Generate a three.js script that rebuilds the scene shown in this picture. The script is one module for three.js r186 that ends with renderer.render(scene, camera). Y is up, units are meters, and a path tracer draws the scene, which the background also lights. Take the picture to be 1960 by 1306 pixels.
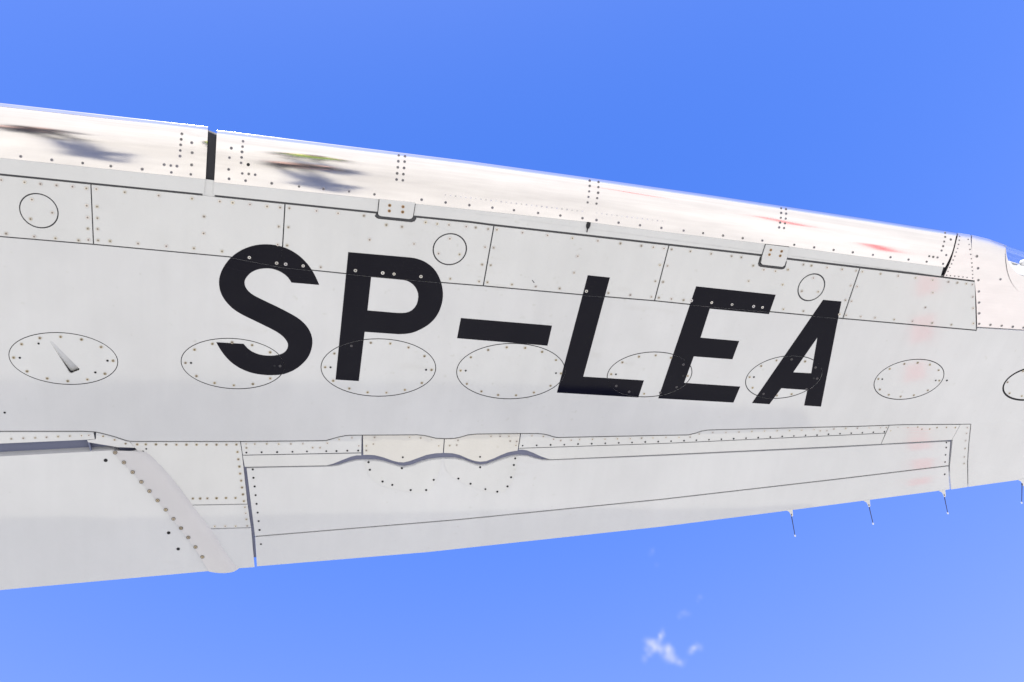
import * as THREE from 'three';
import { mergeGeometries } from 'three/addons/utils/BufferGeometryUtils.js';
import { MarchingCubes } from 'three/addons/objects/MarchingCubes.js';
import { ImprovedNoise } from 'three/addons/math/ImprovedNoise.js';

// ------------------------------------------------------------------ camera
const scene = new THREE.Scene();
const PW = 1960, PH = 1306, F = 1680;                       // photograph size and focal length in pixels
const UP = new THREE.Vector3(-0.11, 0.53, -1).normalize();  // world up seen by the camera (x right, y up, z back)
const HZ = new THREE.Vector3(0, 0, -1).addScaledVector(UP, UP.z).normalize();
const RT = new THREE.Vector3().crossVectors(HZ, UP).normalize();
const camToWorld = (v) => new THREE.Vector3(v.dot(RT), v.dot(UP), -v.dot(HZ));
const CAM = new THREE.Vector3(0, 1.65, 0);
const camera = new THREE.PerspectiveCamera(2 * Math.atan(PH / 2 / F) * 180 / Math.PI, PW / PH, 0.05, 3000);
camera.position.copy(CAM);
{
  const ax = camToWorld(new THREE.Vector3(1, 0, 0)), ay = camToWorld(new THREE.Vector3(0, 1, 0)), az = camToWorld(new THREE.Vector3(0, 0, 1));
  camera.quaternion.setFromRotationMatrix(new THREE.Matrix4().makeBasis(ax, ay, az));
}
scene.add(camera);
const rayOf = (x, y) => camToWorld(new THREE.Vector3((x - PW / 2) / F, -(y - PH / 2) / F, -1)).normalize();

// ------------------------------------------------------------------ sky and sun
const SUN = new THREE.Vector3(0.048, 0.799, 0.601).normalize();
const noise = new ImprovedNoise();
const fbm = (x, y, z, o = 4) => { let s = 0, a = 0.5, f = 1; for (let i = 0; i < o; i++) { s += a * noise.noise(x * f, y * f, z * f); a *= 0.5; f *= 2.03; } return s; };
const smooth = (a, b, x) => { const t = Math.min(1, Math.max(0, (x - a) / (b - a))); return t * t * (3 - 2 * t); };
{
  const W = 2048, H = 1024, data = new Float32Array(W * H * 4);
  const cd = rayOf(1268, 1240), cr = new THREE.Vector3().crossVectors(cd, new THREE.Vector3(0, 1, 0)).normalize(), cu = new THREE.Vector3().crossVectors(cr, cd);
  const puffs = [[-0.5, 0.25, 0.62, 0.36, -0.75, 1], [0.25, -0.45, 0.65, 0.38, -0.9, 1], [-1.15, -0.35, 0.5, 0.16, 0.25, 0.55], [0.15, 0.75, 0.42, 0.16, 0.55, 0.75], [0.9, -1.3, 0.42, 0.2, -0.6, 0.5],
    [2.05, -0.75, 0.5, 0.24, 0.3, 0.75], [2.2, 1.75, 0.45, 0.16, -0.1, 0.5], [3.5, 2.3, 0.25, 0.14, 0.5, 0.25], [1.35, 5.3, 0.3, 0.16, 0.9, 0.2], [1.5, 6.3, 0.45, 0.14, 0.4, 0.16]];
  const k = 1 / 2.4;                                            // sky radiance scale
  const d = new THREE.Vector3();
  for (let j = 0; j < H; j++) for (let i = 0; i < W; i++) {
    const el = ((j + 0.5) / H - 0.5) * Math.PI, ph = ((i + 0.5) / W - 0.5) * 2 * Math.PI;
    d.set(Math.cos(el) * Math.cos(ph), Math.sin(el), Math.cos(el) * Math.sin(ph));
    const g = Math.acos(Math.min(1, Math.max(-1, d.dot(SUN)))) * 180 / Math.PI;
    const h = Math.max(0, d.y);
    const t = 1 - h, a0 = Math.exp(-g / 12);                 // air: paler to the horizon and round the sun
    let r = 0.042 + 0.2 * t + 0.65 * t * t + 3.3 * a0, gg = 0.2 + 0.24 * t + 0.6 * t * t + 2.9 * a0, b = 0.875 + 0.5 * t + 0.3 * t * t + 2.4 * a0;
    if (d.dot(cd) > 0.97) {                                  // one small torn cloud and its wisps
      const z = d.dot(cd), x = d.dot(cr) / z / 0.0155, y = d.dot(cu) / z / 0.0155;
      const wx = x + 0.55 * fbm(x * 1.3, y * 1.3, 4.2), wy = y + 0.55 * fbm(x * 1.3, y * 1.3, 9.7);
      let a = 0;
      for (const [px, py, rx, ry, rot, s] of puffs) {
        const c = Math.cos(rot), n = Math.sin(rot), ux = (wx - px) * c + (wy - py) * n, uy = -(wx - px) * n + (wy - py) * c;
        a += s * Math.exp(-1.2 * (ux * ux / rx / rx + uy * uy / ry / ry));
      }
      a *= 0.85 + 1.4 * fbm(x * 2.6, y * 2.6, 2.5, 3);
      a = Math.min(0.9, Math.max(0, a * 1.0 - 0.05));
      r += (0.80 - r) * a; gg += (0.84 - gg) * a; b += (1.08 - b) * a;
    }
    const o = (j * W + i) * 4;
    data[o] = r * k; data[o + 1] = gg * k; data[o + 2] = b * k; data[o + 3] = 1;
  }
  const t = new THREE.DataTexture(data, W, H, THREE.RGBAFormat, THREE.FloatType);
  t.mapping = THREE.EquirectangularReflectionMapping; t.magFilter = THREE.LinearFilter; t.needsUpdate = true;
  scene.background = t; scene.environment = t;
}
const sun = new THREE.DirectionalLight(new THREE.Color(1, 0.965, 0.9), 4.1);
sun.position.copy(SUN).multiplyScalar(60); sun.castShadow = true;
sun.shadow.camera.left = sun.shadow.camera.bottom = -14; sun.shadow.camera.right = sun.shadow.camera.top = 14; sun.shadow.camera.far = 140;
sun.shadow.mapSize.set(4096, 4096);
scene.add(sun, sun.target);
const renderer = new THREE.WebGLRenderer({ antialias: true });
renderer.toneMapping = THREE.LinearToneMapping; renderer.toneMappingExposure = 2.4;
renderer.shadowMap.enabled = true;

// ------------------------------------------------------------------ textures and materials
let seed = 7; const rnd = () => (seed = (seed * 16807) % 2147483647) / 2147483647;
function tex(w, h, fn, rep, srgb) {
  const d = new Uint8Array(w * h * 4);
  for (let j = 0; j < h; j++) for (let i = 0; i < w; i++) { const c = fn(i / w, j / h), o = (j * w + i) * 4; d[o] = c[0] * 255; d[o + 1] = c[1] * 255; d[o + 2] = c[2] * 255; d[o + 3] = 255; }
  const t = new THREE.DataTexture(d, w, h); t.wrapS = t.wrapT = THREE.RepeatWrapping; t.magFilter = THREE.LinearFilter; t.minFilter = THREE.LinearMipmapLinearFilter; t.generateMipmaps = true;
  if (srgb) t.colorSpace = THREE.SRGBColorSpace; t.repeat.set(rep[0], rep[1]); t.needsUpdate = true; return t;
}
const cl = (v) => Math.min(1, Math.max(0, v));
// tileable noise on a torus-like blend
const tn = (u, v, fx, fy, s, o = 4) => { const n = (a, b) => fbm(a * fx, b * fy, s, o); return n(u, v) * (1 - u) * (1 - v) + n(u - 1, v) * u * (1 - v) + n(u, v - 1) * (1 - u) * v + n(u - 1, v - 1) * u * v; };
const paintTex = tex(512, 512, (u, v) => {               // faint handling marks and dirt in the paint, 3 m tile
  const big = 0.05 * tn(u, v, 5, 4, 1.3), mid = 0.035 * tn(u, v, 24, 18, 7.1), sp = Math.max(0, tn(u, v, 160, 160, 3.7, 2) - 0.26) * 0.35, st = 0.02 * tn(u, v, 70, 5, 5.5, 3), rub = Math.max(0, tn(u, v, 9, 30, 11.3, 4) - 0.22) * 0.16;
  const k = cl(0.955 + big + mid + st - sp - rub); return [k, k * (1 - rub * 0.15), k * (1 - sp * 0.4 - rub * 0.4)];
}, [1 / 3, 1 / 3], true);
const paintBump = tex(512, 512, (u, v) => { const k = cl(0.5 + 0.5 * tn(u, v, 9, 9, 2.2, 3)); return [k, k, k]; }, [1 / 2.3, 1 / 2.3]);
const metalRough = tex(256, 512, (u, v) => { const k = cl(0.095 + 0.03 * tn(u, v, 5, 220, 8.8, 3) + 0.05 * tn(u, v, 14, 9, 1.9, 3)); return [k, k, k]; }, [1 / 0.7, 1 / 0.35]);
const metalTex = tex(256, 512, (u, v) => { const k = cl(0.95 + 0.035 * tn(u, v, 4, 180, 3.3, 3) + 0.05 * tn(u, v, 10, 8, 6.1, 4)); return [k, k, k]; }, [1 / 0.9, 1 / 0.4], true);
const paint = (r, g, b, extra = {}) => new THREE.MeshPhysicalMaterial({ color: new THREE.Color().setRGB(r, g, b), map: paintTex, roughness: 0.10, ior: 1.47, clearcoat: 1, clearcoatRoughness: 0.05, side: THREE.DoubleSide, ...extra });
const M = {
  skin: paint(0.672, 0.672, 0.669, { bumpMap: paintBump, bumpScale: 0.0012 }),
  panel: paint(0.685, 0.685, 0.672, { bumpMap: paintBump, bumpScale: 0.0004 }),
  access: paint(0.68, 0.682, 0.676, { bumpMap: paintBump, bumpScale: 0.0005 }),
  cream: paint(0.715, 0.69, 0.635),
  aileron: paint(0.69, 0.692, 0.692, { bumpMap: paintBump, bumpScale: 0.0009 }),
  fairing: paint(0.63, 0.615, 0.62, { clearcoat: 0.25, roughness: 0.5 }),
  letter: new THREE.MeshPhysicalMaterial({ color: new THREE.Color().setRGB(0.0030, 0.0026, 0.0075), roughness: 0.5, specularIntensity: 0, clearcoat: 0.32, clearcoatRoughness: 0.05, side: THREE.DoubleSide }),
  metal: new THREE.MeshStandardMaterial({ color: new THREE.Color().setRGB(0.945, 0.9, 0.875), metalness: 1, roughness: 1, roughnessMap: metalRough, map: metalTex, side: THREE.DoubleSide }),
  tipMetal: new THREE.MeshStandardMaterial({ color: new THREE.Color().setRGB(0.905, 0.862, 0.838), metalness: 1, roughness: 0.34, map: metalTex, side: THREE.DoubleSide }),
  gasket: new THREE.MeshStandardMaterial({ color: new THREE.Color().setRGB(0.012, 0.012, 0.014), roughness: 0.9, side: THREE.DoubleSide }),
  sealant: new THREE.MeshStandardMaterial({ color: new THREE.Color().setRGB(0.075, 0.075, 0.08), roughness: 0.8, side: THREE.DoubleSide }),
  slate: new THREE.MeshStandardMaterial({ color: new THREE.Color().setRGB(0.17, 0.18, 0.26), roughness: 0.6, side: THREE.DoubleSide }),
  primer: new THREE.MeshStandardMaterial({ color: new THREE.Color().setRGB(0.15, 0.165, 0.25), roughness: 0.6, side: THREE.DoubleSide }),
  rubber: new THREE.MeshStandardMaterial({ color: new THREE.Color().setRGB(0.012, 0.012, 0.018), roughness: 0.55, side: THREE.DoubleSide }),
  black: new THREE.MeshStandardMaterial({ color: new THREE.Color().setRGB(0.008, 0.008, 0.009), roughness: 0.7, side: THREE.DoubleSide }),
  head: new THREE.MeshStandardMaterial({ color: 0xffffff, vertexColors: true, roughness: 0.45, metalness: 0.15, side: THREE.DoubleSide }),
  wick: new THREE.MeshStandardMaterial({ color: new THREE.Color().setRGB(0.02, 0.022, 0.05), roughness: 0.5 }),
  white: new THREE.MeshStandardMaterial({ color: new THREE.Color().setRGB(0.8, 0.8, 0.78), roughness: 0.5 }),
  glass: new THREE.MeshPhysicalMaterial({ color: 0xffffff, transmission: 1, thickness: 0, roughness: 0.03, ior: 1.5, side: THREE.DoubleSide }),
  chrome: new THREE.MeshStandardMaterial({ color: new THREE.Color().setRGB(0.85, 0.87, 0.9), metalness: 1, roughness: 0.12, side: THREE.DoubleSide }),
};

// ------------------------------------------------------------------ the wing's own frame and lower surface
const NW = camToWorld(new THREE.Vector3(-0.208, 0.52, -1).normalize());   // upward normal of the lower surface
const DW = 3.0;                                                          // its distance above the lens, m
const planePt = (x, y) => { const d = rayOf(x, y); return CAM.clone().addScaledVector(d, DW / d.dot(NW)); };
const ORG = planePt(980, 653);
const ES = planePt(1868, 632).sub(planePt(0, 455)).normalize();          // towards the tip
const EC = new THREE.Vector3().crossVectors(NW, ES).normalize(); if (EC.dot(planePt(980, 300).sub(ORG)) < 0) EC.negate();  // towards the nose
const toLocal = (p) => { const q = p.clone().sub(ORG); return [q.dot(ES), q.dot(EC), q.dot(NW)]; };
const toWorld = (s, c, w) => ORG.clone().addScaledVector(ES, s).addScaledVector(EC, c).addScaledVector(NW, w);
function hitHeight(px, py, hf) {                                         // where the line of sight meets w = hf(s, c)
  const d = rayOf(px, py), ds = d.dot(ES), dc = d.dot(EC), dn = d.dot(NW), [s0, c0, w0] = toLocal(CAM);
  let a = (-0.3 - w0) / dn, b = (0.35 - w0) / dn;
  const f = (t) => w0 + t * dn - hf(s0 + t * ds, c0 + t * dc);
  for (let i = 0; i < 46; i++) { const m = (a + b) / 2; if (f(m) > 0) b = m; else a = m; }
  const t = (a + b) / 2; return [s0 + t * ds, c0 + t * dc];
}
const table = (pts) => (s) => { if (s <= pts[0][0]) { const [a, b] = pts, k = (b[1] - a[1]) / (b[0] - a[0]); return a[1] + k * (s - a[0]); }
  for (let i = 1; i < pts.length; i++) if (s <= pts[i][0] || i === pts.length - 1) { const a = pts[i - 1], b = pts[i]; return a[1] + (b[1] - a[1]) * (s - a[0]) / (b[0] - a[0]); } };
// lines traced on the photograph, in its pixels
const SLAT_REAR = [[-3400, -6], [0, 334], [173.5, 351.5], [400, 374], [719, 407], [798, 415], [900, 425], [945.7, 431], [1281, 468.5], [1457, 488.5], [1505, 495], [1647, 512], [1804, 530], [1867, 538], [1960, 550], [2700, 645]];
const LEADING = [[-3400, -187], [0, 197], [398, 242], [415, 248.6], [600, 271], [900, 308], [1125, 339], [1350, 371], [1500, 393.5], [1650, 416], [1830, 444], [1857, 448], [1890, 456], [1922, 467.5], [1960, 480], [2100, 528], [2300, 596], [2700, 738]];
const TRAILING = [[-3400, 1440], [0, 1130], [400, 1093.5], [492, 1084.5], [820, 1057], [1270, 1008], [1506, 978], [1818, 937], [1960, 917.5], [2700, 817]];
const LOWLINE = [[-3400, 166], [0, 453], [178.6, 468], [439, 492], [540, 511.5], [661.5, 524], [845, 541], [925, 547.5], [1115, 564.6], [1253, 576], [1321, 583], [1475, 597], [1613, 610], [1869.5, 632.6]];
const hMain = (s, c) => { const d = c - (-0.15); return (d > 0 ? 0.5 * 0.06 * d * d : 0.5 * 0.02 * d * d) - 0.014 * s * c - 0.009 * c; };
const cRear = table(SLAT_REAR.map(([x, y]) => hitHeight(x, y, hMain)));
const cTrail = table(TRAILING.map(([x, y]) => hitHeight(x, y, hMain)));
const NOSEH = 0.062;
const cLead = table(LEADING.map(([x, y]) => hitHeight(x, y, (s, c) => hMain(s, cRear(s)) + NOSEH + 0.02)));
function hNose(s, c) {
  const cr = cRear(s), l = cLead(s) - cr, x = c - cr;
  if (x <= 0) return hMain(s, c);
  const q = Math.min(1, x / l);
  return hMain(s, Math.min(c, cr + l)) + NOSEH * (1 - Math.sqrt(1 - Math.pow(q, 2.05)));
}
// hinged surfaces behind the box: their noses hang a little and the skin curves up to the trailing edge
const cAft = table([[-3400, 826], [0, 826], [170, 827], [250, 845], [460, 845.5], [1270, 834], [1858, 812.5], [2700, 780]].map(([x, y]) => hitHeight(x, y, hMain)));
const sFade = [hitHeight(1980, 850, hMain)[0], hitHeight(2650, 800, hMain)[0]];
const hAft = (s, c) => {
  const cf = cAft(s), L = cf - cTrail(s), u = (cf - c) / L; if (u < 0) return hMain(s, c);
  return hMain(s, cf) - L * (0.232 * u * u / (u + 0.05) - 0.104 * u * u) * (1 - smooth(sFade[0], sFade[1], s));
};
const hFlap = hAft, hFixed = hAft, hAileron = hAft;
const thick = (s, c) => { const u = Math.min(1, Math.max(0, (c - cTrail(s)) / (cRear(s) - cTrail(s)))); return 0.004 + 0.41 * Math.pow(u, 1.3) * (1 - 0.65 * u); };

function surfNormal(hf, s, c) { const e = 0.002; return NW.clone().addScaledVector(ES, -(hf(s + e, c) - hf(s - e, c)) / (2 * e)).addScaledVector(EC, -(hf(s, c + e) - hf(s, c - e)) / (2 * e)).normalize().negate(); }
// point on a surface under a pixel; off > 0 stands proud towards the ground
function onSurf(px, py, hf, off = 0) {
  const [s, c] = hitHeight(px, py, hf), n = surfNormal(hf, s, c);
  return { p: toWorld(s, c, hf(s, c)).addScaledVector(n, off), n, s, c };
}

// ------------------------------------------------------------------ mesh helpers
function geom(pos, nor, uv, idx) {
  const g = new THREE.BufferGeometry();
  g.setAttribute('position', new THREE.Float32BufferAttribute(pos, 3)); g.setAttribute('normal', new THREE.Float32BufferAttribute(nor, 3)); g.setAttribute('uv', new THREE.Float32BufferAttribute(uv, 2));
  g.setIndex(idx); return g;
}
function fixWinding(pos, nor, idx) {
  const a = new THREE.Vector3(), b = new THREE.Vector3(), c = new THREE.Vector3(), n = new THREE.Vector3();
  for (let i = 0; i < idx.length; i += 3) {
    a.fromArray(pos, idx[i] * 3); b.fromArray(pos, idx[i + 1] * 3); c.fromArray(pos, idx[i + 2] * 3); n.fromArray(nor, idx[i] * 3);
    if (b.sub(a).cross(c.sub(a)).dot(n) < 0) { const t = idx[i + 1]; idx[i + 1] = idx[i + 2]; idx[i + 2] = t; }
  }
}
const area2 = (p) => { let a = 0; for (let i = 0; i < p.length; i++) { const q = p[(i + 1) % p.length]; a += p[i][0] * q[1] - q[0] * p[i][1]; } return a; };
function densify(p, m) { const o = []; for (let i = 0; i < p.length; i++) { const a = p[i], b = p[(i + 1) % p.length], n = Math.max(1, Math.ceil(Math.hypot(b[0] - a[0], b[1] - a[1]) / m)); for (let k = 0; k < n; k++) o.push([a[0] + (b[0] - a[0]) * k / n, a[1] + (b[1] - a[1]) * k / n]); } return o; }
// polygon whose sides are [polyline, half gap]; each side is moved inwards by its half gap
function inset(sides) {
  const P = [], Wd = [];
  for (const [pl, w] of sides) pl.forEach((q, i) => { const l = P[P.length - 1]; if (l && Math.hypot(l[0] - q[0], l[1] - q[1]) < 0.3) { Wd[Wd.length - 1] = w; return; } P.push([q[0], q[1]]); Wd.push(w); });
  if (Math.hypot(P[0][0] - P[P.length - 1][0], P[0][1] - P[P.length - 1][1]) < 0.3) { P.pop(); Wd.pop(); }
  // width of the edge that starts at vertex i: the side that vertex i and i+1 share; the last vertex of a side starts the next side's joining edge
  const sg = area2(P) > 0 ? 1 : -1, N = P.length, out = [];
  const off = (i) => { const a = P[i], b = P[(i + 1) % N], dx = b[0] - a[0], dy = b[1] - a[1], l = Math.hypot(dx, dy); return { dx: dx / l, dy: dy / l, nx: -dy / l * sg * Wd[i], ny: dx / l * sg * Wd[i] }; };
  for (let i = 0; i < N; i++) {
    const e = off((i + N - 1) % N), f = off(i), v = P[i], cr = e.dx * f.dy - e.dy * f.dx;
    if (Math.abs(cr) < 0.12) { out.push([v[0] + (e.nx + f.nx) / 2, v[1] + (e.ny + f.ny) / 2]); continue; }
    const ax = v[0] + e.nx, ay = v[1] + e.ny, bx = v[0] + f.nx, by = v[1] + f.ny, t = ((bx - ax) * f.dy - (by - ay) * f.dx) / cr;
    out.push([ax + e.dx * t, ay + e.dy * t]);
  }
  return out;
}
// sheet over a polygon of pixels with walls of some depth round its rim
function sheet(outer, hf, { holes = [], off = 0, depth = 0.006, max = 30, lift = null, top = null, carve = null } = {}) {
  const cs = [outer, ...holes].map((p, i) => { const q = densify(p, max); return (area2(q) > 0) === (i === 0) ? q : q.reverse(); });
  const v2 = cs.map((c) => c.map(([x, y]) => new THREE.Vector2(x, y)));
  let tri = THREE.ShapeUtils.triangulateShape(v2[0], v2.slice(1));
  let pts = cs.flat().map((p) => [p[0], p[1]]);
  if (carve) { const ps = carve(tri.map((t) => t.map((k) => pts[k]))); pts = []; tri = []; for (const p of ps) { const o = pts.length; pts.push(...p.map((q) => [q[0], q[1]])); for (let k = 1; k + 1 < p.length; k++) tri.push([o, o + k, o + k + 1]); } }
  for (let pass = 0; pass < 9; pass++) {
    const mid = new Map(), nt = []; let any = false;
    const split = (a, b) => { const A = pts[a], B = pts[b]; if (Math.hypot(A[0] - B[0], A[1] - B[1]) <= max * 1.6) return -1; const k = a < b ? a + '_' + b : b + '_' + a; if (!mid.has(k)) { mid.set(k, pts.length); pts.push([(A[0] + B[0]) / 2, (A[1] + B[1]) / 2]); } return mid.get(k); };
    for (const [a, b, c] of tri) {
      const ab = split(a, b), bc = split(b, c), ca = split(c, a), n = (ab >= 0) + (bc >= 0) + (ca >= 0);
      if (!n) { nt.push([a, b, c]); continue; } any = true;
      if (n === 3) nt.push([a, ab, ca], [ab, b, bc], [ca, bc, c], [ab, bc, ca]);
      else if (n === 1) { if (ab >= 0) nt.push([a, ab, c], [ab, b, c]); else if (bc >= 0) nt.push([a, b, bc], [a, bc, c]); else nt.push([a, b, ca], [ca, b, c]); }
      else if (ab < 0) nt.push([c, ca, bc], [ca, a, b], [ca, b, bc]);
      else if (bc < 0) nt.push([a, ab, ca], [ab, b, c], [ab, c, ca]);
      else nt.push([b, bc, ab], [a, ab, bc], [a, bc, c]);
    }
    tri = nt; if (!any) break;
  }
  const pos = [], nor = [], uv = [], idx = [], base = [];
  for (const [x, y] of pts) {
    const q = onSurf(x, y, hf, 0); const o = off + (lift ? lift(x, y) : 0);
    base.push(q); const p = q.p.clone().addScaledVector(q.n, o); pos.push(p.x, p.y, p.z); nor.push(q.n.x, q.n.y, q.n.z); uv.push(q.s, q.c);
  }
  for (const t of tri) idx.push(...t);
  if (lift) {
    const g = geom(pos, nor, uv, idx); fixWinding(pos, nor, idx); g.setIndex(idx); g.computeVertexNormals();
    for (let i = 0; i < nor.length; i++) nor[i] = g.attributes.normal.array[i];
  }
  if (top) {                                                 // closed body: an upper face above the lower one
    const n0 = pts.length;
    base.forEach((q) => { const p = toWorld(q.s, q.c, hf(q.s, q.c) + top(q.s, q.c)); pos.push(p.x, p.y, p.z); nor.push(NW.x, NW.y, NW.z); uv.push(q.s, q.c); });
    for (const t of tri) idx.push(t[0] + n0, t[1] + n0, t[2] + n0);
  }
  if (depth > 0) {
    let start = 0;
    for (const c of cs) {
      const n = c.length;
      for (let i = 0; i < n; i++) {
        const A = start + i, B = start + (i + 1) % n, a = base[A], b = base[B];
        const pa = new THREE.Vector3().fromArray(pos, A * 3), pb = new THREE.Vector3().fromArray(pos, B * 3);
        const hi = (q) => top ? toWorld(q.s, q.c, hf(q.s, q.c) + top(q.s, q.c)) : q.p.clone().addScaledVector(q.n, off - depth);
        const ua = hi(a), ub = hi(b), nn = pb.clone().sub(pa).cross(ua.clone().sub(pa)).normalize(), o = pos.length / 3;
        for (const p of [pa, pb, ub, ua]) { pos.push(p.x, p.y, p.z); nor.push(nn.x, nn.y, nn.z); uv.push(a.s, a.c); }
        idx.push(o, o + 1, o + 2, o, o + 2, o + 3);
      }
      start += n;
    }
  }
  fixWinding(pos, nor, idx);
  return geom(pos, nor, uv, idx);
}
// convex pieces: keep the part of p on the left of a->b, or take a convex hole out of p
function halfPlane(p, a, b, keepLeft) {
  const d = (q) => ((b[0] - a[0]) * (q[1] - a[1]) - (b[1] - a[1]) * (q[0] - a[0])) * (keepLeft ? 1 : -1), o = [];
  for (let i = 0; i < p.length; i++) { const u = p[i], v = p[(i + 1) % p.length], du = d(u), dv = d(v); if (du >= 0) o.push(u); if ((du >= 0) !== (dv >= 0)) { const t = du / (du - dv); o.push([u[0] + (v[0] - u[0]) * t, u[1] + (v[1] - u[1]) * t]); } }
  return o.length > 2 && Math.abs(area2(o)) > 0.02 ? o : null;
}
const boxOf = (p) => [Math.min(...p.map((q) => q[0])), Math.max(...p.map((q) => q[0])), Math.min(...p.map((q) => q[1])), Math.max(...p.map((q) => q[1]))];
function cutConvex(p, h) {                                    // [piece inside h or null, pieces outside h]
  const A = boxOf(p), B = boxOf(h), out = []; if (A[0] > B[1] || A[1] < B[0] || A[2] > B[3] || A[3] < B[2]) return [null, [p]];
  let r = p; for (let i = 0; i < h.length && r; i++) { const a = h[i], b = h[(i + 1) % h.length], o = halfPlane(r, a, b, false); if (o) out.push(o); r = halfPlane(r, a, b, true); }
  return r ? [r, out] : [null, [p]];
}
const ccw = (p) => area2(p) > 0 ? p : p.slice().reverse();
const band = (line, w) => line.slice(1).map((b, i) => { const a = line[i], l = Math.hypot(b[0] - a[0], b[1] - a[1]), nx = -(b[1] - a[1]) / l * w, ny = (b[0] - a[0]) / l * w; return ccw([[a[0] + nx, a[1] + ny], [b[0] + nx, b[1] + ny], [b[0] - nx, b[1] - ny], [a[0] - nx, a[1] - ny]]); });
// curve through points; a third entry marks a corner
function curve(points, step = 8) {
  const n = points.length, out = [];
  for (let i = 0; i < n; i++) {
    const p1 = points[i], p2 = points[(i + 1) % n], p0 = p1[2] ? p1 : points[(i + n - 1) % n], p3 = p2[2] ? p2 : points[(i + 2) % n];
    if (p1[2] && p2[2]) { out.push([p1[0], p1[1]]); continue; }
    const m = Math.max(2, Math.ceil(Math.hypot(p2[0] - p1[0], p2[1] - p1[1]) / step));
    for (let k = 0; k < m; k++) { const t = k / m, t2 = t * t, t3 = t2 * t; out.push([0, 1].map((a) => 0.5 * (2 * p1[a] + (p2[a] - p0[a]) * t + (2 * p0[a] - 5 * p1[a] + 4 * p2[a] - p3[a]) * t2 + (3 * p1[a] - p0[a] - 3 * p2[a] + p3[a]) * t3))); }
  }
  return out;
}
const ellipse = (cx, cy, sx, sy, r, n = 56, k = 1) => Array.from({ length: n }, (_, i) => { const t = i / n * 2 * Math.PI; return [cx + k * sx * Math.cos(t), cy + k * sy * (r * Math.cos(t) + Math.sqrt(1 - r * r) * Math.sin(t))]; });
const Z = (ox, oy, s) => (pts) => pts.map((p) => p.length > 2 ? [ox + p[0] / s, oy + p[1] / s, p[2]] : [ox + p[0] / s, oy + p[1] / s]);
const z1 = Z(0, 180, 3.92), z2 = Z(400, 220, 3.92), z3 = Z(850, 270, 3.92), z4 = Z(1250, 330, 4.3525), z5 = Z(1600, 400, 4.664), za = Z(0, 620, 4.664), zb = Z(330, 440, 3.5636), zc = Z(840, 500, 3.5636),
  zd = Z(1350, 500, 3.2131), ze = Z(0, 800, 3.5), zf = Z(430, 800, 4.3533), zg = Z(820, 790, 4.3533), zh = Z(1200, 780, 4.8375), zi = Z(1560, 780, 4.8375);
const cut = (line, x0, x1) => {                              // piece of a left-to-right line between two x
  const at = (x) => { for (let i = 1; i < line.length; i++) if (x <= line[i][0] || i === line.length - 1) { const a = line[i - 1], b = line[i]; return [x, a[1] + (b[1] - a[1]) * (x - a[0]) / (b[0] - a[0])]; } };
  return [at(x0), ...line.filter((p) => p[0] > x0 + 0.2 && p[0] < x1 - 0.2), at(x1)];
};
const rev = (l) => l.slice().reverse();
const inside = (p, poly) => { let r = false; for (let i = 0, j = poly.length - 1; i < poly.length; j = i++) { const a = poly[i], b = poly[j]; if ((a[1] > p[1]) !== (b[1] > p[1]) && p[0] < (b[0] - a[0]) * (p[1] - a[1]) / (b[1] - a[1]) + a[0]) r = !r; } return r; };

// ------------------------------------------------------------------ the wing and its parts
const wing = new THREE.Group(); wing.name = 'aircraft_wing';
wing.userData = { label: 'pale grey aircraft wing seen from below with large black registration letters', category: 'wing' };
scene.add(wing);
function part(name, g, m, parent = wing, label) {
  const o = new THREE.Mesh(g, m); o.name = name; o.castShadow = o.receiveShadow = true; if (label) o.userData.label = label; parent.add(o); return o;
}
// fastener: a dished head whose rim and slot differ in colour
function headGeo(rim, face, slot, r = 1) {
  const prof = [[0, 0.35], [0.36, 0.32], [0.42, 0.62], [0.72, 0.62], [0.80, 0.5], [1, 0.42], [1.02, -0.3]], cols = [slot, slot, face, face, rim, rim, rim], n = 10, pos = [], nor = [], uv = [], col = [], idx = [];
  for (let k = 0; k < prof.length; k++) for (let i = 0; i < n; i++) { const t = i / n * 2 * Math.PI; pos.push(prof[k][0] * r * Math.cos(t), prof[k][0] * r * Math.sin(t), prof[k][1]); nor.push(0, 0, 1); uv.push(0, 0); col.push(...cols[k]); }
  for (let k = 0; k + 1 < prof.length; k++) for (let i = 0; i < n; i++) { const a = k * n + i, b = k * n + (i + 1) % n; idx.push(a, b + n, b, a, a + n, b + n); }
  fixWinding(pos, nor, idx);
  const g = geom(pos, nor, uv, idx); g.setAttribute('color', new THREE.Float32BufferAttribute(col, 3)); return g;
}
const HEADS = {
  faint: headGeo([0.72, 0.67, 0.56], [0.55, 0.50, 0.42], [0.17, 0.15, 0.12]), tan: headGeo([0.60, 0.53, 0.38], [0.36, 0.30, 0.20], [0.09, 0.075, 0.055]), chip: headGeo([0.74, 0.72, 0.66], [0.56, 0.52, 0.44], [0.03, 0.03, 0.035]),
  rivet: headGeo([0.40, 0.38, 0.36], [0.20, 0.19, 0.19], [0.13, 0.125, 0.13]), hole: headGeo([0.02, 0.02, 0.022], [0.006, 0.006, 0.007], [0.004, 0.004, 0.005]), copper: headGeo([0.50, 0.32, 0.16], [0.30, 0.17, 0.07], [0.04, 0.03, 0.02]),
  dim: headGeo([0.06, 0.055, 0.06], [0.11, 0.10, 0.09], [0.01, 0.01, 0.012]), flush: headGeo([0.70, 0.67, 0.64], [0.80, 0.77, 0.75], [0.80, 0.77, 0.75]), bolt: headGeo([0.10, 0.085, 0.06], [0.46, 0.39, 0.27], [0.22, 0.17, 0.10]),
};
const quatTo = new THREE.Quaternion(), ZA = new THREE.Vector3(0, 0, 1);
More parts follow.
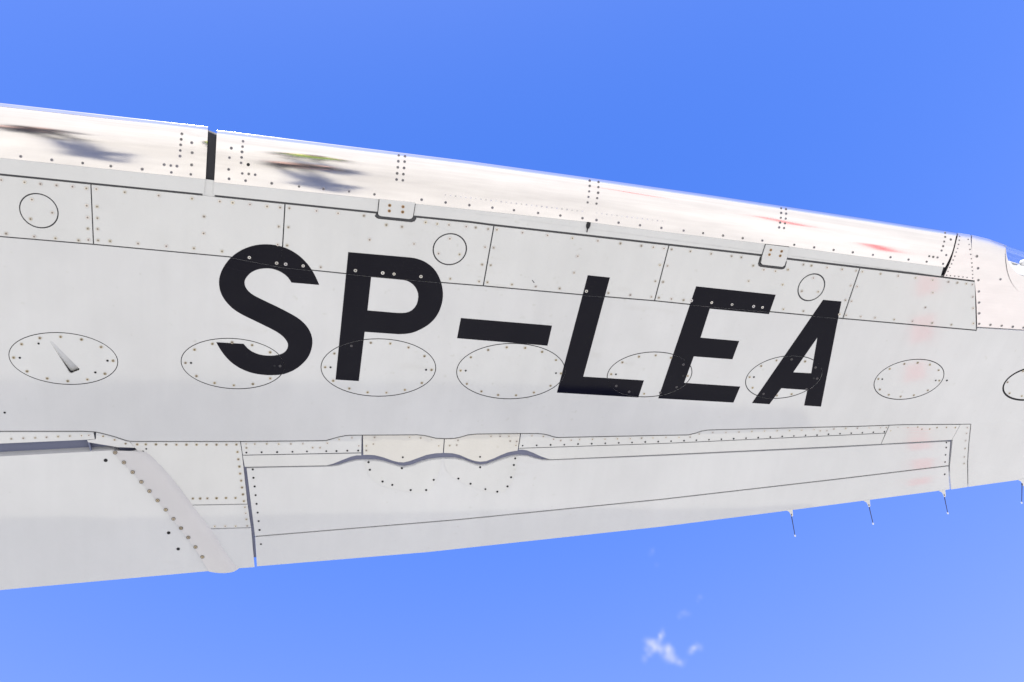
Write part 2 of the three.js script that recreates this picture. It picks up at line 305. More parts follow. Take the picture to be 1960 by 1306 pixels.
function headAt(kind, px, py, hf, r, off = 0.0006) {
  const q = onSurf(px, py, hf, off), m = new THREE.Matrix4(); quatTo.setFromUnitVectors(ZA, q.n);
  const spin = new THREE.Quaternion().setFromAxisAngle(ZA, rnd() * 6.3);
  m.compose(q.p, quatTo.clone().multiply(spin), new THREE.Vector3(r, r, 0.0009)); const g = HEADS[kind].clone().applyMatrix4(m), ca = g.attributes.color.array, f = 0.74 + 0.32 * rnd(), wm = 0.98 + 0.14 * rnd();
  for (let i = 0; i < ca.length; i += 3) { ca[i] = Math.min(0.8, ca[i] * f); ca[i + 1] = Math.min(0.8, ca[i + 1] * f); ca[i + 2] = Math.min(0.8, ca[i + 2] * f * wm); } return g;
}
function heads(name, kind, pts, hf, r, parent, off) {
  if (!pts.length) return;
  const o = part(name, mergeGeometries(pts.map((p) => headAt(typeof kind === 'function' ? kind(p) : kind, p[0], p[1], hf, r * (0.92 + 0.16 * rnd()), off))), M.head, parent);
  o.userData.kind = 'stuff'; return o;
}

// ---- letters of the registration: flat paint over the panels
const LET = {
  S: curve(zb([[1001, 376, 1], [980, 328], [948, 270], [903, 213], [848, 165], [778, 126], [700, 104], [620, 99], [540, 111], [460, 144], [392, 196], [343, 264], [319, 332], [321, 398], [340, 452], [375, 502], [420, 544], [480, 581], [560, 620], [650, 664], [712, 697], [755, 729], [781, 762], [788, 792], [774, 826], [740, 848], [692, 858], [640, 858], [590, 850], [542, 830], [510, 806], [485, 778, 1], [298, 767, 1], [320, 806], [352, 853], [400, 903], [460, 944], [530, 973], [605, 988], [680, 992], [760, 984], [832, 955], [890, 911], [930, 860], [951, 800], [953, 742], [936, 690], [902, 642], [852, 600], [790, 564], [720, 528], [640, 490], [560, 450], [520, 421], [498, 390], [491, 360], [500, 330], [530, 296], [570, 274], [620, 264], [680, 266], [740, 288], [785, 322], [812, 360, 1]])),
  P: curve(zb([[1199, 152, 1], [1600, 187, 1], [1650, 193], [1720, 217], [1785, 268], [1828, 345], [1845, 430], [1836, 510], [1802, 588], [1742, 650], [1660, 694], [1600, 709], [1540, 712, 1], [1311, 696, 1], [1271, 1032, 1], [1112, 1022, 1]])),
  L: zc([[1016, 96], [1167, 112], [985, 788], [1399, 814], [1361, 930], [805, 897]]),
  E: [[1332.5, 548.2], [1485, 564.4], [1472, 601.5], [1358.7, 591], [1341, 646.5], [1415, 653], [1402, 688], [1328, 682.4], [1309.5, 733], [1417, 740.2], [1404, 770.8], [1260, 762.7]],
  A: zd([[725, 238], [838, 248], [712, 895], [608, 888], [628, 793], [468, 782], [395, 880], [287, 873]]),
  dash: zc([[150, 388], [772, 440], [741, 577], [124, 526]]),
};
const LHOLE = { P: curve(zb([[1355, 322, 1], [1560, 341, 1], [1600, 348], [1640, 372], [1668, 412], [1677, 455], [1666, 508], [1634, 548], [1590, 566], [1530, 567, 1], [1330, 550, 1]])), A: zd([[690, 470], [652, 690], [541, 684]]) };
const onLetter = (p) => Object.entries(LET).some(([k, l]) => inside(p, l) && !(LHOLE[k] && inside(p, LHOLE[k])));

// ---- main lower skin, with the holes of the oval access panels
const REARLINE = [[-3400, 826], [0, 826], [156.5, 826], [171.5, 826.5], [184, 827.5], [199, 831], [219, 836.5], [242, 844], [250, 845.3], [260, 845.6], [460, 845.6], [623, 844], [630, 842], [648, 837], [660, 834.6], [669, 833.7], [693, 833.5], [797.6, 832.8], [811.4, 834], [820.6, 836], [834, 839.3], [850.5, 840.2], [869, 839.7], [880, 837.6], [896, 833], [912, 831.3], [998, 830.4], [1029, 830.4], [1040.5, 831.5], [1050, 833.5], [1059, 836.5], [1066, 838], [1270, 833.8], [1318, 833], [1332, 829.5], [1344.7, 825.2], [1357, 823.6], [1560, 818.4], [1642.7, 816.6], [1702.6, 814.5], [1725, 813.5], [1839, 812.7], [1858.7, 812.5]];
const TIPSEAM = [[1858.7, 812.5], [1857.7, 821], [1854.6, 852], [1852.5, 883], [1853, 932.5]];
const OVALS = [[120.8, 686.5, 104.3, 49.7, 0.144, 0.8], [445.2, 696.2, 98.9, 48.3, 0.1, 0.8], [724.1, 703.8, 109.9, 55, 0.01, 0.8], [977.8, 710.7, 103.8, 53, -0.03, 0.8], [1243.4, 717, 81.2, 43, -0.12, 0.8], [1500.2, 722, 73, 41, -0.24, 0.8], [1740.2, 726.4, 67, 38.4, -0.27, 0.8], [1976, 734, 55.5, 32, -0.3, 1.7]];
const skinOuter = inset([[rev(LOWLINE).reverse(), 1.2], [[[1869.5, 632.6], [1870.5, 627]], 0.8], [[[1870.5, 627], [1960, 632.5], [2700, 690]], 1.2], [[[2700, 690], [2700, 817]], 0], [[[2700, 817], [1960, 917.5], [1853, 932.5]], 0], [rev(TIPSEAM), 0.9], [rev(REARLINE), 1.0], [[[-3400, 826], [-3400, 166]], 0]]);
const skin = part('lower_skin', sheet(skinOuter, hAft, { holes: OVALS.map(([a, b, c, d, e, w]) => ellipse(a, b, c + w, d + w, e)), depth: 0.006, max: 26 }), M.skin);
heads('drain_holes', 'hole', [...za([[40, 793]]), ...zd([[1487, 734]])], hMain, 0.0045, skin);
const OVAL_SCREWS = [
  za([[191, 182], [354, 127], [540, 116], [726, 140], [901, 207], [1008, 330], [935, 446], [779, 497], [604, 511], [420, 488], [240, 424], [120, 302]]),
  zb([[150, 818], [272, 778], [406, 768], [543, 787], [666, 836], [733, 929], [667, 1014], [548, 1052], [418, 1061], [287, 1045], [163, 998], [88, 908]]),
  zb([[1104, 844], [1220, 792], [1353, 771], [1486, 776], [1610, 803], [1719, 862], [1767, 956], [1701, 1045], [1585, 1092], [1459, 1111], [1331, 1109], [1206, 1083], [1096, 1030], [1041, 937]]),
  zc([[218, 656], [336, 606], [463, 588], [589, 592], [704, 619], [799, 675], [832, 766], [762, 850], [648, 896], [526, 915], [404, 913], [290, 889], [191, 837], [148, 747]]),
  zc([[1252, 691], [1365, 652], [1479, 643], [1583, 659], [1668, 705], [1698, 783], [1621, 859], [1511, 897], [1400, 905], [1298, 891], [1210, 851], [1175, 771]]),
  zd([[344, 645], [438, 611], [531, 604], [614, 617], [678, 654], [688, 722], [622, 787], [531, 818], [441, 827], [358, 816], [291, 779], [273, 713]]),
  zd([[1135, 663], [1225, 632], [1307, 625], [1382, 637], [1436, 671], [1440, 735], [1369, 795], [1283, 825], [1202, 833], [1129, 822], [1074, 790], [1065, 725]]),
  zd([[1860, 745], [1872, 813], [1947, 830], [1955, 677]])];
const OVAL_HOLES = [za([[343, 176], [175, 303], [958, 329], [850, 434]]), zb([[126, 908], [696, 928]]), zb([[1078, 938], [1730, 955]]), zc([[183, 747], [799, 764]]), zc([[1208, 772], [1666, 782]]), zd([[299, 713], [668, 720]]), zd([[1089, 726], [1418, 734]]), []];
const DUCT = za([[448, 156], [470, 165], [710, 404], [702, 416], [632, 444], [616, 436], [452, 172]]);
OVALS.forEach(([a, b, c, d, e, w], i) => {
  const o = part('access_panel', sheet(ellipse(a, b, c - w, d - w, e), hMain, { holes: i ? [] : [DUCT], max: 26 }), M.access, wing, i ? (i === 7 ? 'access panel with a wide dark seam' : undefined) : 'oval access panel with a tapered air inlet');
  heads('screws', (p) => onLetter(p) ? 'dim' : 'tan', OVAL_SCREWS[i], hMain, 0.0054, o, 0.0009);
  part('gasket', sheet(ellipse(a, b, c + w + 3, d + w + 3, e), hMain, { holes: [ellipse(a, b, c - w - 3, d - w - 3, e)], off: -0.0006, depth: 0, max: 26 }), M.gasket, o);
  if (OVAL_HOLES[i].length) heads('drain_holes', 'hole', OVAL_HOLES[i], hMain, 0.0040, o, 0.0008);
  if (!i) {                                                  // the inlet's ramp sinks towards its blunt end
    const [ax, ay] = DUCT[0], [bx, by] = [143.2, 711.5], L = Math.hypot(bx - ax, by - ay);
    part('air_inlet', sheet(DUCT, hMain, { off: -0.0005, depth: 0.0, max: 6, lift: (x, y) => -0.018 * Math.pow(cl(((x - ax) * (bx - ax) + (y - ay) * (by - ay)) / L / L), 1.4) }), M.access, o);
  }
});

// ---- fixed panels behind the slats
const NOTCH1 = z2([[1250, 731], [1252, 758], [1262, 768], [1275, 773], [1520, 798], [1538, 792], [1546, 780], [1552, 764]]), NOTCH2 = z4([[905, 690], [884, 762], [888, 774], [900, 780], [1075, 801], [1088, 797], [1097, 785], [1113, 716]]);
const REARN = [...cut(SLAT_REAR, -3400, NOTCH1[0][0] - 0.3), ...NOTCH1, ...cut(SLAT_REAR, NOTCH1[7][0] + 0.3, NOTCH2[0][0] - 0.3), ...NOTCH2, ...cut(SLAT_REAR, NOTCH2[7][0] + 0.3, 1867)];
const SEAMS = [[[-3400, -6], [-3400, 166]], [[173.5, 351.5], [178.6, 468]], [[545.4, 389], [538.5, 511.3]], [[945.7, 431], [925, 547.5]], [[1281, 468.5], [1253, 576]], [[1647, 512], [1613.5, 610]], [[1867, 538], [1869.5, 632.6]]];
const COVERS = [[73.9, 403.5, 36.8, 32.8, 0.17], null, [860.9, 477.2, 31.8, 29.6, -0.045], null, [1553.3, 550.2, 25.5, 25.6, -0.24], null];
const PANEL_SCREWS = [
  z1([[8, 645], [183, 662], [302, 675], [423, 685], [543, 695], [647, 708], [650, 838], [656, 927], [658, 1011], [662, 1095], [45, 1048], [255, 1070], [415, 1083], [588, 1098], [238, 792], [391, 891], [228, 938]]),
  [...z1([[722, 713], [727, 845], [730, 931], [732, 1013], [735, 1098], [935, 737], [1190, 762], [1440, 785], [1648, 806], [1745, 816], [1875, 829], [1530, 920], [1527, 1046], [825, 1104], [1035, 1122], [1247, 1142], [1454, 1158], [1665, 1181]]), ...z2([[435, 687], [533, 695], [523, 838], [515, 973], [302, 1070], [507, 1112]])],
  [...z2([[602, 700], [806, 720], [968, 738], [1162, 757], [595, 843], [585, 980], [1205, 937], [1538, 968], [1330, 826], [1448, 840], [1625, 806], [1712, 818], [1800, 825], [1930, 838], [575, 1120], [706, 1133], [838, 1143], [1098, 1168], [1303, 1186], [1388, 1194], [1590, 1213], [1810, 1230], [1807, 929], [1722, 1041], [1880, 1047]]), ...z3([[237, 650], [330, 660], [307, 796], [285, 927], [262, 1054]])],
  z3([[396, 666], [588, 688], [776, 708], [963, 729], [1154, 749], [1323, 769], [1480, 787], [1570, 797], [1650, 806], [372, 801], [350, 932], [325, 1060], [1003, 864], [975, 989], [509, 1077], [688, 1092], [867, 1107], [1068, 1127], [1233, 1141], [1397, 1156], [1555, 1170], [1620, 931], [1585, 1052]]),
  [...z3([[1708, 813], [1848, 828], [1677, 937], [1643, 1058], [1612, 1176], [1706, 1185], [1797, 1194], [1856, 1198]]), ...z4([[484, 679], [655, 698], [736, 708], [835, 778], [923, 812], [1020, 823], [1124, 811], [1253, 769], [1320, 778], [1450, 794], [1576, 808], [1692, 820], [797, 906], [1080, 936], [489, 1085], [658, 1101], [838, 1117], [912, 1125], [1086, 1141], [1253, 1156], [1555, 1183], [1648, 945], [1604, 1066], [1336, 880], [1240, 990], [1376, 995]])],
  z5([[237, 561], [400, 580], [557, 599], [712, 616], [865, 635], [1006, 652], [1085, 660], [1165, 668], [1220, 675], [190, 694], [140, 824], [92, 950], [866, 748], [800, 880], [223, 962], [350, 972], [520, 988], [685, 1003], [860, 1019], [1032, 1034], [1228, 1022], [1223, 786], [1226, 887]])];
for (let i = 0; i < 6; i++) {
  const L = SEAMS[i], R = SEAMS[i + 1], poly = inset([[cut(REARN, L[0][0], R[0][0]), 2.2], [R, i < 5 ? 1.2 : 1.0], [rev(cut(LOWLINE, L[1][0], R[1][0])), 1.2], [rev(L), i ? 1.2 : 0]]);
  const cv = COVERS[i];
  const o = part('leading_edge_panel', sheet(poly, hMain, { holes: cv ? [ellipse(...cv.map((v, k) => k === 2 || k === 3 ? v + 1.3 : v), 44)] : [], max: 26 }), M.panel);
  if (cv) part('round_cover', sheet(ellipse(...cv.map((v, k) => k === 2 || k === 3 ? v - 1.3 : v), 44), hMain, { max: 20 }), M.panel, o);
  heads('screws', (p) => onLetter(p) ? 'chip' : 'faint', PANEL_SCREWS[i], hMain, 0.0060, o, 0.0009);
}
part('scratch', sheet(z3([[659, 1045], [664, 1043], [679, 1064], [674, 1066]]), hMain, { off: 0.0005, depth: 0, max: 10 }), M.gasket);
// sealed structure behind the seams
part('spar_structure', sheet([...cut(SLAT_REAR, -3398, 1866).map(([x, y]) => [x, y - 3]), [1866, 540], [1871, 640], [2698, 700], [2698, 812], [1960, 912], [1845, 928], [1849, 860], ...rev(cut(REARLINE, -3398, 1850)).map(([x, y]) => [x, y + 3])], hAft, { holes: [za([[440, 140], [480, 155], [730, 404], [705, 430], [632, 460], [600, 440], [436, 170]])], off: -0.0042, depth: 0, max: 24 }), M.sealant);

// ---- letters, cut wherever a seam runs through them
const carve = (ps) => {
  for (const q of [...band(LOWLINE, 1.2), ...SEAMS.flatMap((l) => band(l, 1.2))]) ps = ps.flatMap((p) => cutConvex(p, q)[1]);
  for (const [a, b, c, d, e, w] of OVALS) { const big = ccw(ellipse(a, b, c + w, d + w, e)), small = ccw(ellipse(a, b, c - w, d - w, e)); ps = ps.flatMap((p) => { const [i, o] = cutConvex(p, big); if (!i) return o; const k = cutConvex(i, small)[0]; return k ? [...o, k] : o; }); }
  return ps;
};
for (const k of ['S', 'P', 'L', 'E', 'A']) part('registration_letter', mergeGeometries([sheet(LET[k], hMain, { holes: LHOLE[k] ? [LHOLE[k]] : [], off: 0.0005, depth: 0, max: 22, carve }), sheet(LET[k], hMain, { holes: LHOLE[k] ? [LHOLE[k]] : [], off: -0.0005, depth: 0, max: 24 })]), M.letter, wing, 'black painted letter ' + k);
part('registration_dash', sheet(LET.dash, hMain, { off: 0.0005, depth: 0, max: 22, carve }), M.letter, wing, 'black painted dash between the letters P and L');

// ---- slats: polished noses with a painted rear strip
const METALLINE = [[-3400, -43], [0, 302], [393, 343], [410, 348.5], [724, 381], [798, 390], [900, 401], [1123, 424.5], [1250, 441], [1464, 466.5], [1512, 472], [1650, 491], [1808, 511.5]];
const lineAt = (line, x) => cut(line, x, x + 0.01)[0][1];
// grid over the nose between two chordwise ends; rows from a rear line, round the leading edge and back on top
function noseGrid({ rear, ends, rows, off = 0, topRows = 0, nS = 60, bow = [0, 0], tpow = 1, lo = null, hi = null }) {
  const pos = [], nor = [], uv = [], idx = [], R = rows.length + topRows;
  for (let i = 0; i <= nS; i++) {
    const t = Math.pow(i / nS, tpow), xr = ends[0][0] + (ends[0][1] - ends[0][0]) * t, xl = ends[1][0] + (ends[1][1] - ends[1][0]) * t;
    const B = hitHeight(xr, lineAt(rear, xr), hNose), yl = lineAt(LEADING, xl);
    const N0 = hitHeight(xl, yl, (s, c) => hMain(s, cRear(s)) + NOSEH + 0.02), N = [N0[0], cLead(N0[0])], NF = hitHeight(xl, yl, hMain);
    for (let k = 0; k < R; k++) {
      let s, c, w, n;
      if (k < rows.length) {
        let q = rows[k]; if (lo) q = lo(xr) + (1 - lo(xr)) * q; if (hi) q *= hi(xr); c = B[1] + (N[1] - B[1]) * q; const sl = B[0] + (NF[0] - B[0]) * q; s = sl + (N[0] - NF[0]) * cl((hNose(sl, Math.min(c, cLead(sl))) - hMain(sl, c)) / NOSEH) + (bow[0] * Math.pow(1 - t, 8) + bow[1] * Math.pow(t, 8)) * Math.sin(Math.PI * q); c = Math.min(c, cLead(s) - 1e-5);
        w = hNose(s, c); n = surfNormal(hNose, s, Math.min(c, cLead(s) - 0.0025));
        if (q >= 0.9999) { w = hNose(s, cLead(s)); n = EC.clone(); }
      } else {
        const u = (k - rows.length + 1) / topRows, a = u * Math.PI / 2, cr = cRear(N[0]), x = Math.cos(a), l = cLead(N[0]) - cr;
        s = N[0] + (B[0] - N[0]) * (1 - x); c = cr + l * x; const w0 = hNose(N[0], cLead(N[0])), wt = hMain(s, cr) + thick(s, cr); w = w0 + (wt - w0) * Math.sin(a); n = EC.clone().multiplyScalar(x).addScaledVector(NW, Math.sin(a) * l / (wt - w0)).normalize();
      }
      const p = toWorld(s, c, w).addScaledVector(n, off); pos.push(p.x, p.y, p.z); nor.push(n.x, n.y, n.z); uv.push(s, c + w);
    }
  }
  for (let i = 0; i < nS; i++) for (let k = 0; k + 1 < R; k++) { const a = i * R + k, b = a + R; idx.push(a, b, b + 1, a, b + 1, a + 1); }
  // chordwise end walls
  for (const i of [0, nS]) for (let k = 0; k + 1 < R; k++) {
    const a = i * R + k, o = pos.length / 3, sgn = i ? 1 : -1;
    for (const j of [a, a + 1]) { const v = new THREE.Vector3().fromArray(pos, j * 3), nn = new THREE.Vector3().fromArray(nor, j * 3); const u = v.clone().addScaledVector(nn, -0.008); for (const q of [v, u]) { pos.push(q.x, q.y, q.z); nor.push(ES.x * sgn, ES.y * sgn, ES.z * sgn); uv.push(0, 0); } }
    idx.push(o, o + 2, o + 3, o, o + 3, o + 1);
  }
  fixWinding(pos, nor, idx); return geom(pos, nor, uv, idx);
}
const ROWS = Array.from({ length: 27 }, (_, k) => Math.sin(k / 26 * Math.PI / 2));
function slat(xr, xm, xl, strip, rivets, holes, bow, label) {
  const o = part('leading_edge_slat', noseGrid({ rear: METALLINE, ends: [xm, xl], rows: ROWS, topRows: 12, nS: 90, bow: [0, bow], off: 0.0015 }), M.metal, wing, label);
  part('painted_strip', sheet(strip, hNose, { off: 0.0005, max: 16 }), M.panel, o);
  heads('rivets', 'rivet', rivets, hNose, 0.0050, o, 0.0022);
  if (holes.length) {
    heads('drain_holes', 'hole', holes, hNose, 0.006, o, 0.0022);
    const row = []; for (let x = 10; x < 1060; x += 38) row.push([x, 405 + 0.12 * (x - 10)]); for (let x = 1145; x < 1650; x += 38) row.push([x, 540 + 0.125 * (x - 1145)]); heads('flush_rivets', 'flush', z3(row), hNose, 0.0034, o, 0.0013);
  }
}
slat(0, [-3400, 393.5], [-3400, 398.5], inset([[[[-3400, -46], [0, 299], [393, 340.5]], 0], [[[393, 340.5], [390, 371]], 0], [rev(cut(SLAT_REAR, -3400, 390)), 2], [[[-3400, -6], [-3400, -46]], 0]]),
  z1([[155, 468], [388, 494], [620, 518], [831, 541], [1066, 564], [1231, 530], [1281, 537], [1327, 541], [1285, 588], [1431, 603], [1364, 300], [1359, 341], [1355, 382], [1352, 424], [1350, 466], [1438, 366], [1441, 441], [1437, 532]]), [], 0, 'inner polished slat beside the dark gap');
const BR1 = z2([[1279, 630], [1546, 657], [1529, 762], [1518, 775], [1500, 779], [1290, 757], [1274, 750], [1268, 738]]), BR2 = z4([[938, 598], [1131, 622], [1114, 705], [1092, 772], [1074, 784], [908, 765], [897, 752], [908, 690]]);
const lowStrip = (x0, x1) => rev(cut(SLAT_REAR, x0, x1));
slat(0, [410, 1808], [415.5, 1828], inset([[[...cut(METALLINE, 410, 1808)].map(([x, y]) => [x, y - 3.5]), 0], [[[1808, 508], [1801.5, 529.6]], 1], [lowStrip(408, 1801), 2], [[[408, 374.9], [410, 345]], 0]]),
  [...z1([[1823, 356], [1819, 396], [1815, 435], [1812, 476], [1808, 517], [1735, 407], [1721, 478], [1715, 566], [1718, 636], [1817, 596], [1866, 600], [1914, 606], [1842, 650]]),
    ...z2([[470, 513], [675, 537], [858, 555], [1050, 574], [1241, 596], [1595, 636], [1775, 657], [1953, 677], [1420, 349], [1467, 352], [1416, 394], [1463, 399], [1411, 439], [1458, 445], [1407, 485], [1454, 491], [1423, 305], [1470, 312]]),
    ...z3([[362, 500], [524, 519], [705, 540], [872, 559], [1038, 579], [1143, 593], [1309, 613], [1470, 632], [1630, 652], [1797, 672], [1943, 691], [1092, 299], [1158, 309], [1092, 338], [1157, 347], [1088, 379], [1155, 389], [1083, 420], [1148, 429], [1077, 461], [1143, 470]]),
    ...z4([[583, 527], [747, 548], [910, 568], [1176, 603], [1342, 625], [1504, 646], [1664, 666], [1067, 301], [1107, 308], [1067, 339], [1108, 345], [1064, 379], [1105, 386], [1058, 418], [1099, 425], [1050, 459], [1091, 464]]),
    ...z5([[330, 410], [487, 431], [648, 452], [810, 471], [957, 490], [833, 422], [869, 428], [907, 433], [975, 216], [975, 251], [967, 292], [957, 333], [943, 372], [1025, 274], [985, 412]])], z1([[1862, 530]]), 0.011, 'outer polished slat running to the wing tip');
// seals and liners in the gaps of the nose
part('slat_seal', noseGrid({ rear: METALLINE, ends: [[391, 412], [396, 418]], rows: ROWS, topRows: 12, nS: 6, off: -0.010 }), M.rubber, wing, 'black rubber seal between the two slats');
part('seal_foot', sheet([[389, 343], [412, 346], [410, 378], [387, 376]], hNose, { off: -0.004, depth: 0.004, max: 10 }), M.panel);
part('slat_seal', noseGrid({ rear: SLAT_REAR, ends: [[1796, 1816], [1822, 1834]], rows: ROWS, topRows: 12, nS: 6, off: -0.012, bow: [0.009, 0.009] }), M.rubber, wing, 'dark curved seal at the outer end of the slat');
part('slat_liner', noseGrid({ rear: SLAT_REAR.map(([x, y]) => [x, y + 3]), ends: [[-3395, 1868], [-3395, 1856]], rows: [0, 0.05, 0.1, 0.2, 0.3, 0.4, 0.5, 0.6], nS: 60, off: -0.013 }), M.sealant);
[[BR1, z2([[1355, 677], [1455, 687], [1352, 718], [1452, 726]])], [BR2, z4([[977, 644], [1067, 655], [966, 682], [1056, 692]])]].forEach(([b, sc]) => {
  const o = part('track_cover', sheet(b, hNose, { off: 0.005, depth: 0.014, max: 14 }), M.panel, wing, 'small cover plate with four copper coloured screws');
  sc.forEach((p) => part('screw', headAt('copper', p[0], p[1], hNose, 0.0058, 0.0056), M.head, o));
  part('recess_frame', sheet(b.map(([x, y], i) => { const cx = b.reduce((a, q) => a + q[0], 0) / b.length, cy = b.reduce((a, q) => a + q[1], 0) / b.length; return [cx + (x - cx) * 1.045, cy + (y - cy) * 1.06]; }), hNose, { off: 0.0012, depth: 0, max: 14 }), M.black, o);
});
{ // drain tube that hangs from the slat's strip
  const a = onSurf(1127, 425.5, hNose, 0), b = onSurf(1123.2, 443, hNose, 0.004), prof = [[0, 0], [0.0075, 0], [0.0082, 0.014], [0.006, 0.021], [0.0022, 0.026], [0.0018, 0.038], [0, 0.038]].map(([x, y]) => new THREE.Vector2(x, y));
  const g = new THREE.LatheGeometry(prof, 14); const dir = b.p.clone().sub(a.p).normalize();
  g.applyQuaternion(new THREE.Quaternion().setFromUnitVectors(new THREE.Vector3(0, 1, 0), dir)); g.translate(a.p.x, a.p.y, a.p.z); part('drain_tube', g, M.black);
}

// ---- bare metal at the wing tip
const SEAM2 = z5([[1190, 235], [1205, 290], [1225, 390], [1240, 500], [1250, 640], [1257, 1050]]);
const TRI = noseGrid({ rear: SLAT_REAR.map(([x, y]) => [x, y - 1]), ends: [[1807, 1866.5], [1831.5, 1855]], rows: ROWS, topRows: 12, nS: 12, off: 0.0005, bow: [0.011, 0.006] });
const tri = part('leading_edge_fillet', TRI, M.tipMetal, wing, 'bare metal triangular fillet panel at the end of the slat');
heads('rivets', 'rivet', z5([[1105, 245], [1103, 280], [1096, 317], [1088, 353], [1075, 386], [1063, 423], [1048, 457], [1034, 491], [1017, 523], [1002, 558], [990, 592], [1023, 596], [1062, 600], [1098, 604], [1135, 608], [1172, 612], [1222, 617], [1182, 273], [1190, 318], [1198, 362], [1205, 406], [1210, 445], [1215, 483], [1217, 519], [1220, 552], [1222, 585]]), hNose, 0.0030, tri, 0.0012);
const TIPLOW = [[1860, 625], [1870, 625.5], [1960, 631], [2700, 688]];
const tipA = noseGrid({ rear: TIPLOW, ends: [[1870.5, 1932], [1857.5, 1925]], rows: ROWS, topRows: 12, nS: 14, bow: [0.010, 0], off: 0.0008 });
const lensEdge = (x) => { const u = cl((x - 1932) / 30); return 0.73 + 0.255 * Math.pow(1 - Math.sqrt(1 - (1 - u) * (1 - u)), 0.9); };
const tipB = noseGrid({ rear: TIPLOW, ends: [[1932, 2640], [1925, 2640]], rows: Array.from({ length: 22 }, (_, k) => Math.sin(k / 21 * Math.PI / 2)), nS: 40, tpow: 2.6, hi: lensEdge, off: 0.0008 });
const tip = part('wing_tip_panel', mergeGeometries([tipA, tipB]), M.tipMetal, wing, 'bare metal panel behind the tip light');
heads('rivets', 'rivet', z5([[1260, 423], [1270, 530], [1273, 636], [1277, 737], [1279, 836], [1280, 932], [1280, 1026], [1380, 1035], [1481, 1043], [1580, 1052], [1675, 1060], [1470, 628], [1595, 629], [1657, 713]]), hNose, 0.0058, tip, 0.0015);
const lens = part('tip_light', noseGrid({ rear: TIPLOW, ends: [[1932, 2640], [1925, 2640]], rows: ROWS, lo: (x) => lensEdge(x) - 0.004, topRows: 12, nS: 40, tpow: 2.6, off: 0.0015 }), M.glass, wing, 'clear lens of the tip light');
part('lens_rim', noseGrid({ rear: TIPLOW, ends: [[1932, 2640], [1925, 2640]], rows: [0, 0.34, 0.67, 1], lo: (x) => lensEdge(x) - 0.035, hi: (x) => lensEdge(x) + 0.004, nS: 40, tpow: 2.6, off: 0.0030 }), M.tipMetal, lens);
part('reflector', noseGrid({ rear: TIPLOW, ends: [[1940, 2600], [1936, 2600]], rows: Array.from({ length: 8 }, (_, k) => 0.70 + 0.19 * k / 7), nS: 30, tpow: 2.4, off: -0.030 }), M.chrome, lens);
{ const a = onSurf(1962, 503, hNose, -0.018); const g = new THREE.LatheGeometry([[0, 0], [0.012, 0.002], [0.014, 0.014], [0.009, 0.022], [0, 0.025]].map(([x, y]) => new THREE.Vector2(x, y)), 16); g.applyQuaternion(new THREE.Quaternion().setFromUnitVectors(new THREE.Vector3(0, 1, 0), a.n)); g.translate(a.p.x, a.p.y, a.p.z); part('lamp', g, M.white, lens); }

// ---- behind the box: shroud panels, flap, fixed panels, aileron
const P_STRIPA = inset([[cut(REARLINE, -3400, 179), 1.2], [[[179, 827], [181.6, 840.4]], 0.8], [[[181.6, 840.4], [166, 842], [0, 849.4], [-3400, 920]], 0], [[[-3400, 920], [-3400, 826]], 0]]);
const stripA = part('shroud_panel', sheet(P_STRIPA, hAft, { depth: 0.008 }), M.access, wing, 'shroud strip above the inner flap');
heads('screws', 'faint', za([[99, 1027], [206, 1022], [312, 1018], [414, 1013], [517, 1007], [622, 1002], [726, 998], [792, 996]]), hAft, 0.005, stripA, 0.0009);
const stripEnd = part('shroud_panel', sheet(inset([[cut(REARLINE, 183, 247.5), 1.2], [[[247.5, 845.5], [258.5, 857.5]], 0.4], [[[258.5, 857.5], [225, 856.3], [168, 846.8], [166.5, 843], [182.5, 841]], 0], [[[182.5, 841], [183, 827.4]], 0.6]]), hAft, { depth: 0.008, max: 14 }), M.access, wing, 'tapered end piece of the shroud strip');
heads('screws', 'tan', za([[919, 1004], [1022, 1036], [1120, 1070]]), hAft, 0.0045, stripEnd, 0.0009);
const FAIR_L = ze([[752, 216], [770, 238], [830, 308], [890, 365], [1000, 490], [1100, 609], [1200, 731], [1300, 864], [1400, 1026]]), FAIR_R = ze([[905, 218], [985, 229], [1100, 336], [1200, 457], [1290, 580], [1400, 721], [1480, 843], [1550, 945], [1602, 1012]]);
part('flap_cove', sheet([[-3398, 900], [0, 838], [170, 828], [262, 846], [262, 880], [215, 885], [0, 893], [-3398, 1080]], hAft, { off: -0.030, depth: 0, max: 30 }), M.primer, wing, 'blue grey recess ahead of the flap');
part('cove_rib', sheet([[166, 842], [168.5, 842], [175, 866], [172, 866]], hAft, { off: -0.004, depth: 0.026, max: 30 }), M.primer);
const flap = part('flap', sheet([[-3400, 1061], [0, 874], [172, 864.6], [216, 862.4], ...FAIR_L.slice(1).map(([x, y]) => [x + 4, y]), [400, 1093.5], [0, 1130], [-3400, 1440]], hFlap, { top: (s, c) => thick(s, c) * 0.9, depth: 1, max: 26 }), M.aileron, wing, 'inner flap with a row of large bolts along its end');
heads('drain_holes', 'hole', ze([[707, 285], [1129, 771], [1193, 879]]), hFlap, 0.007, flap, 0.0006);
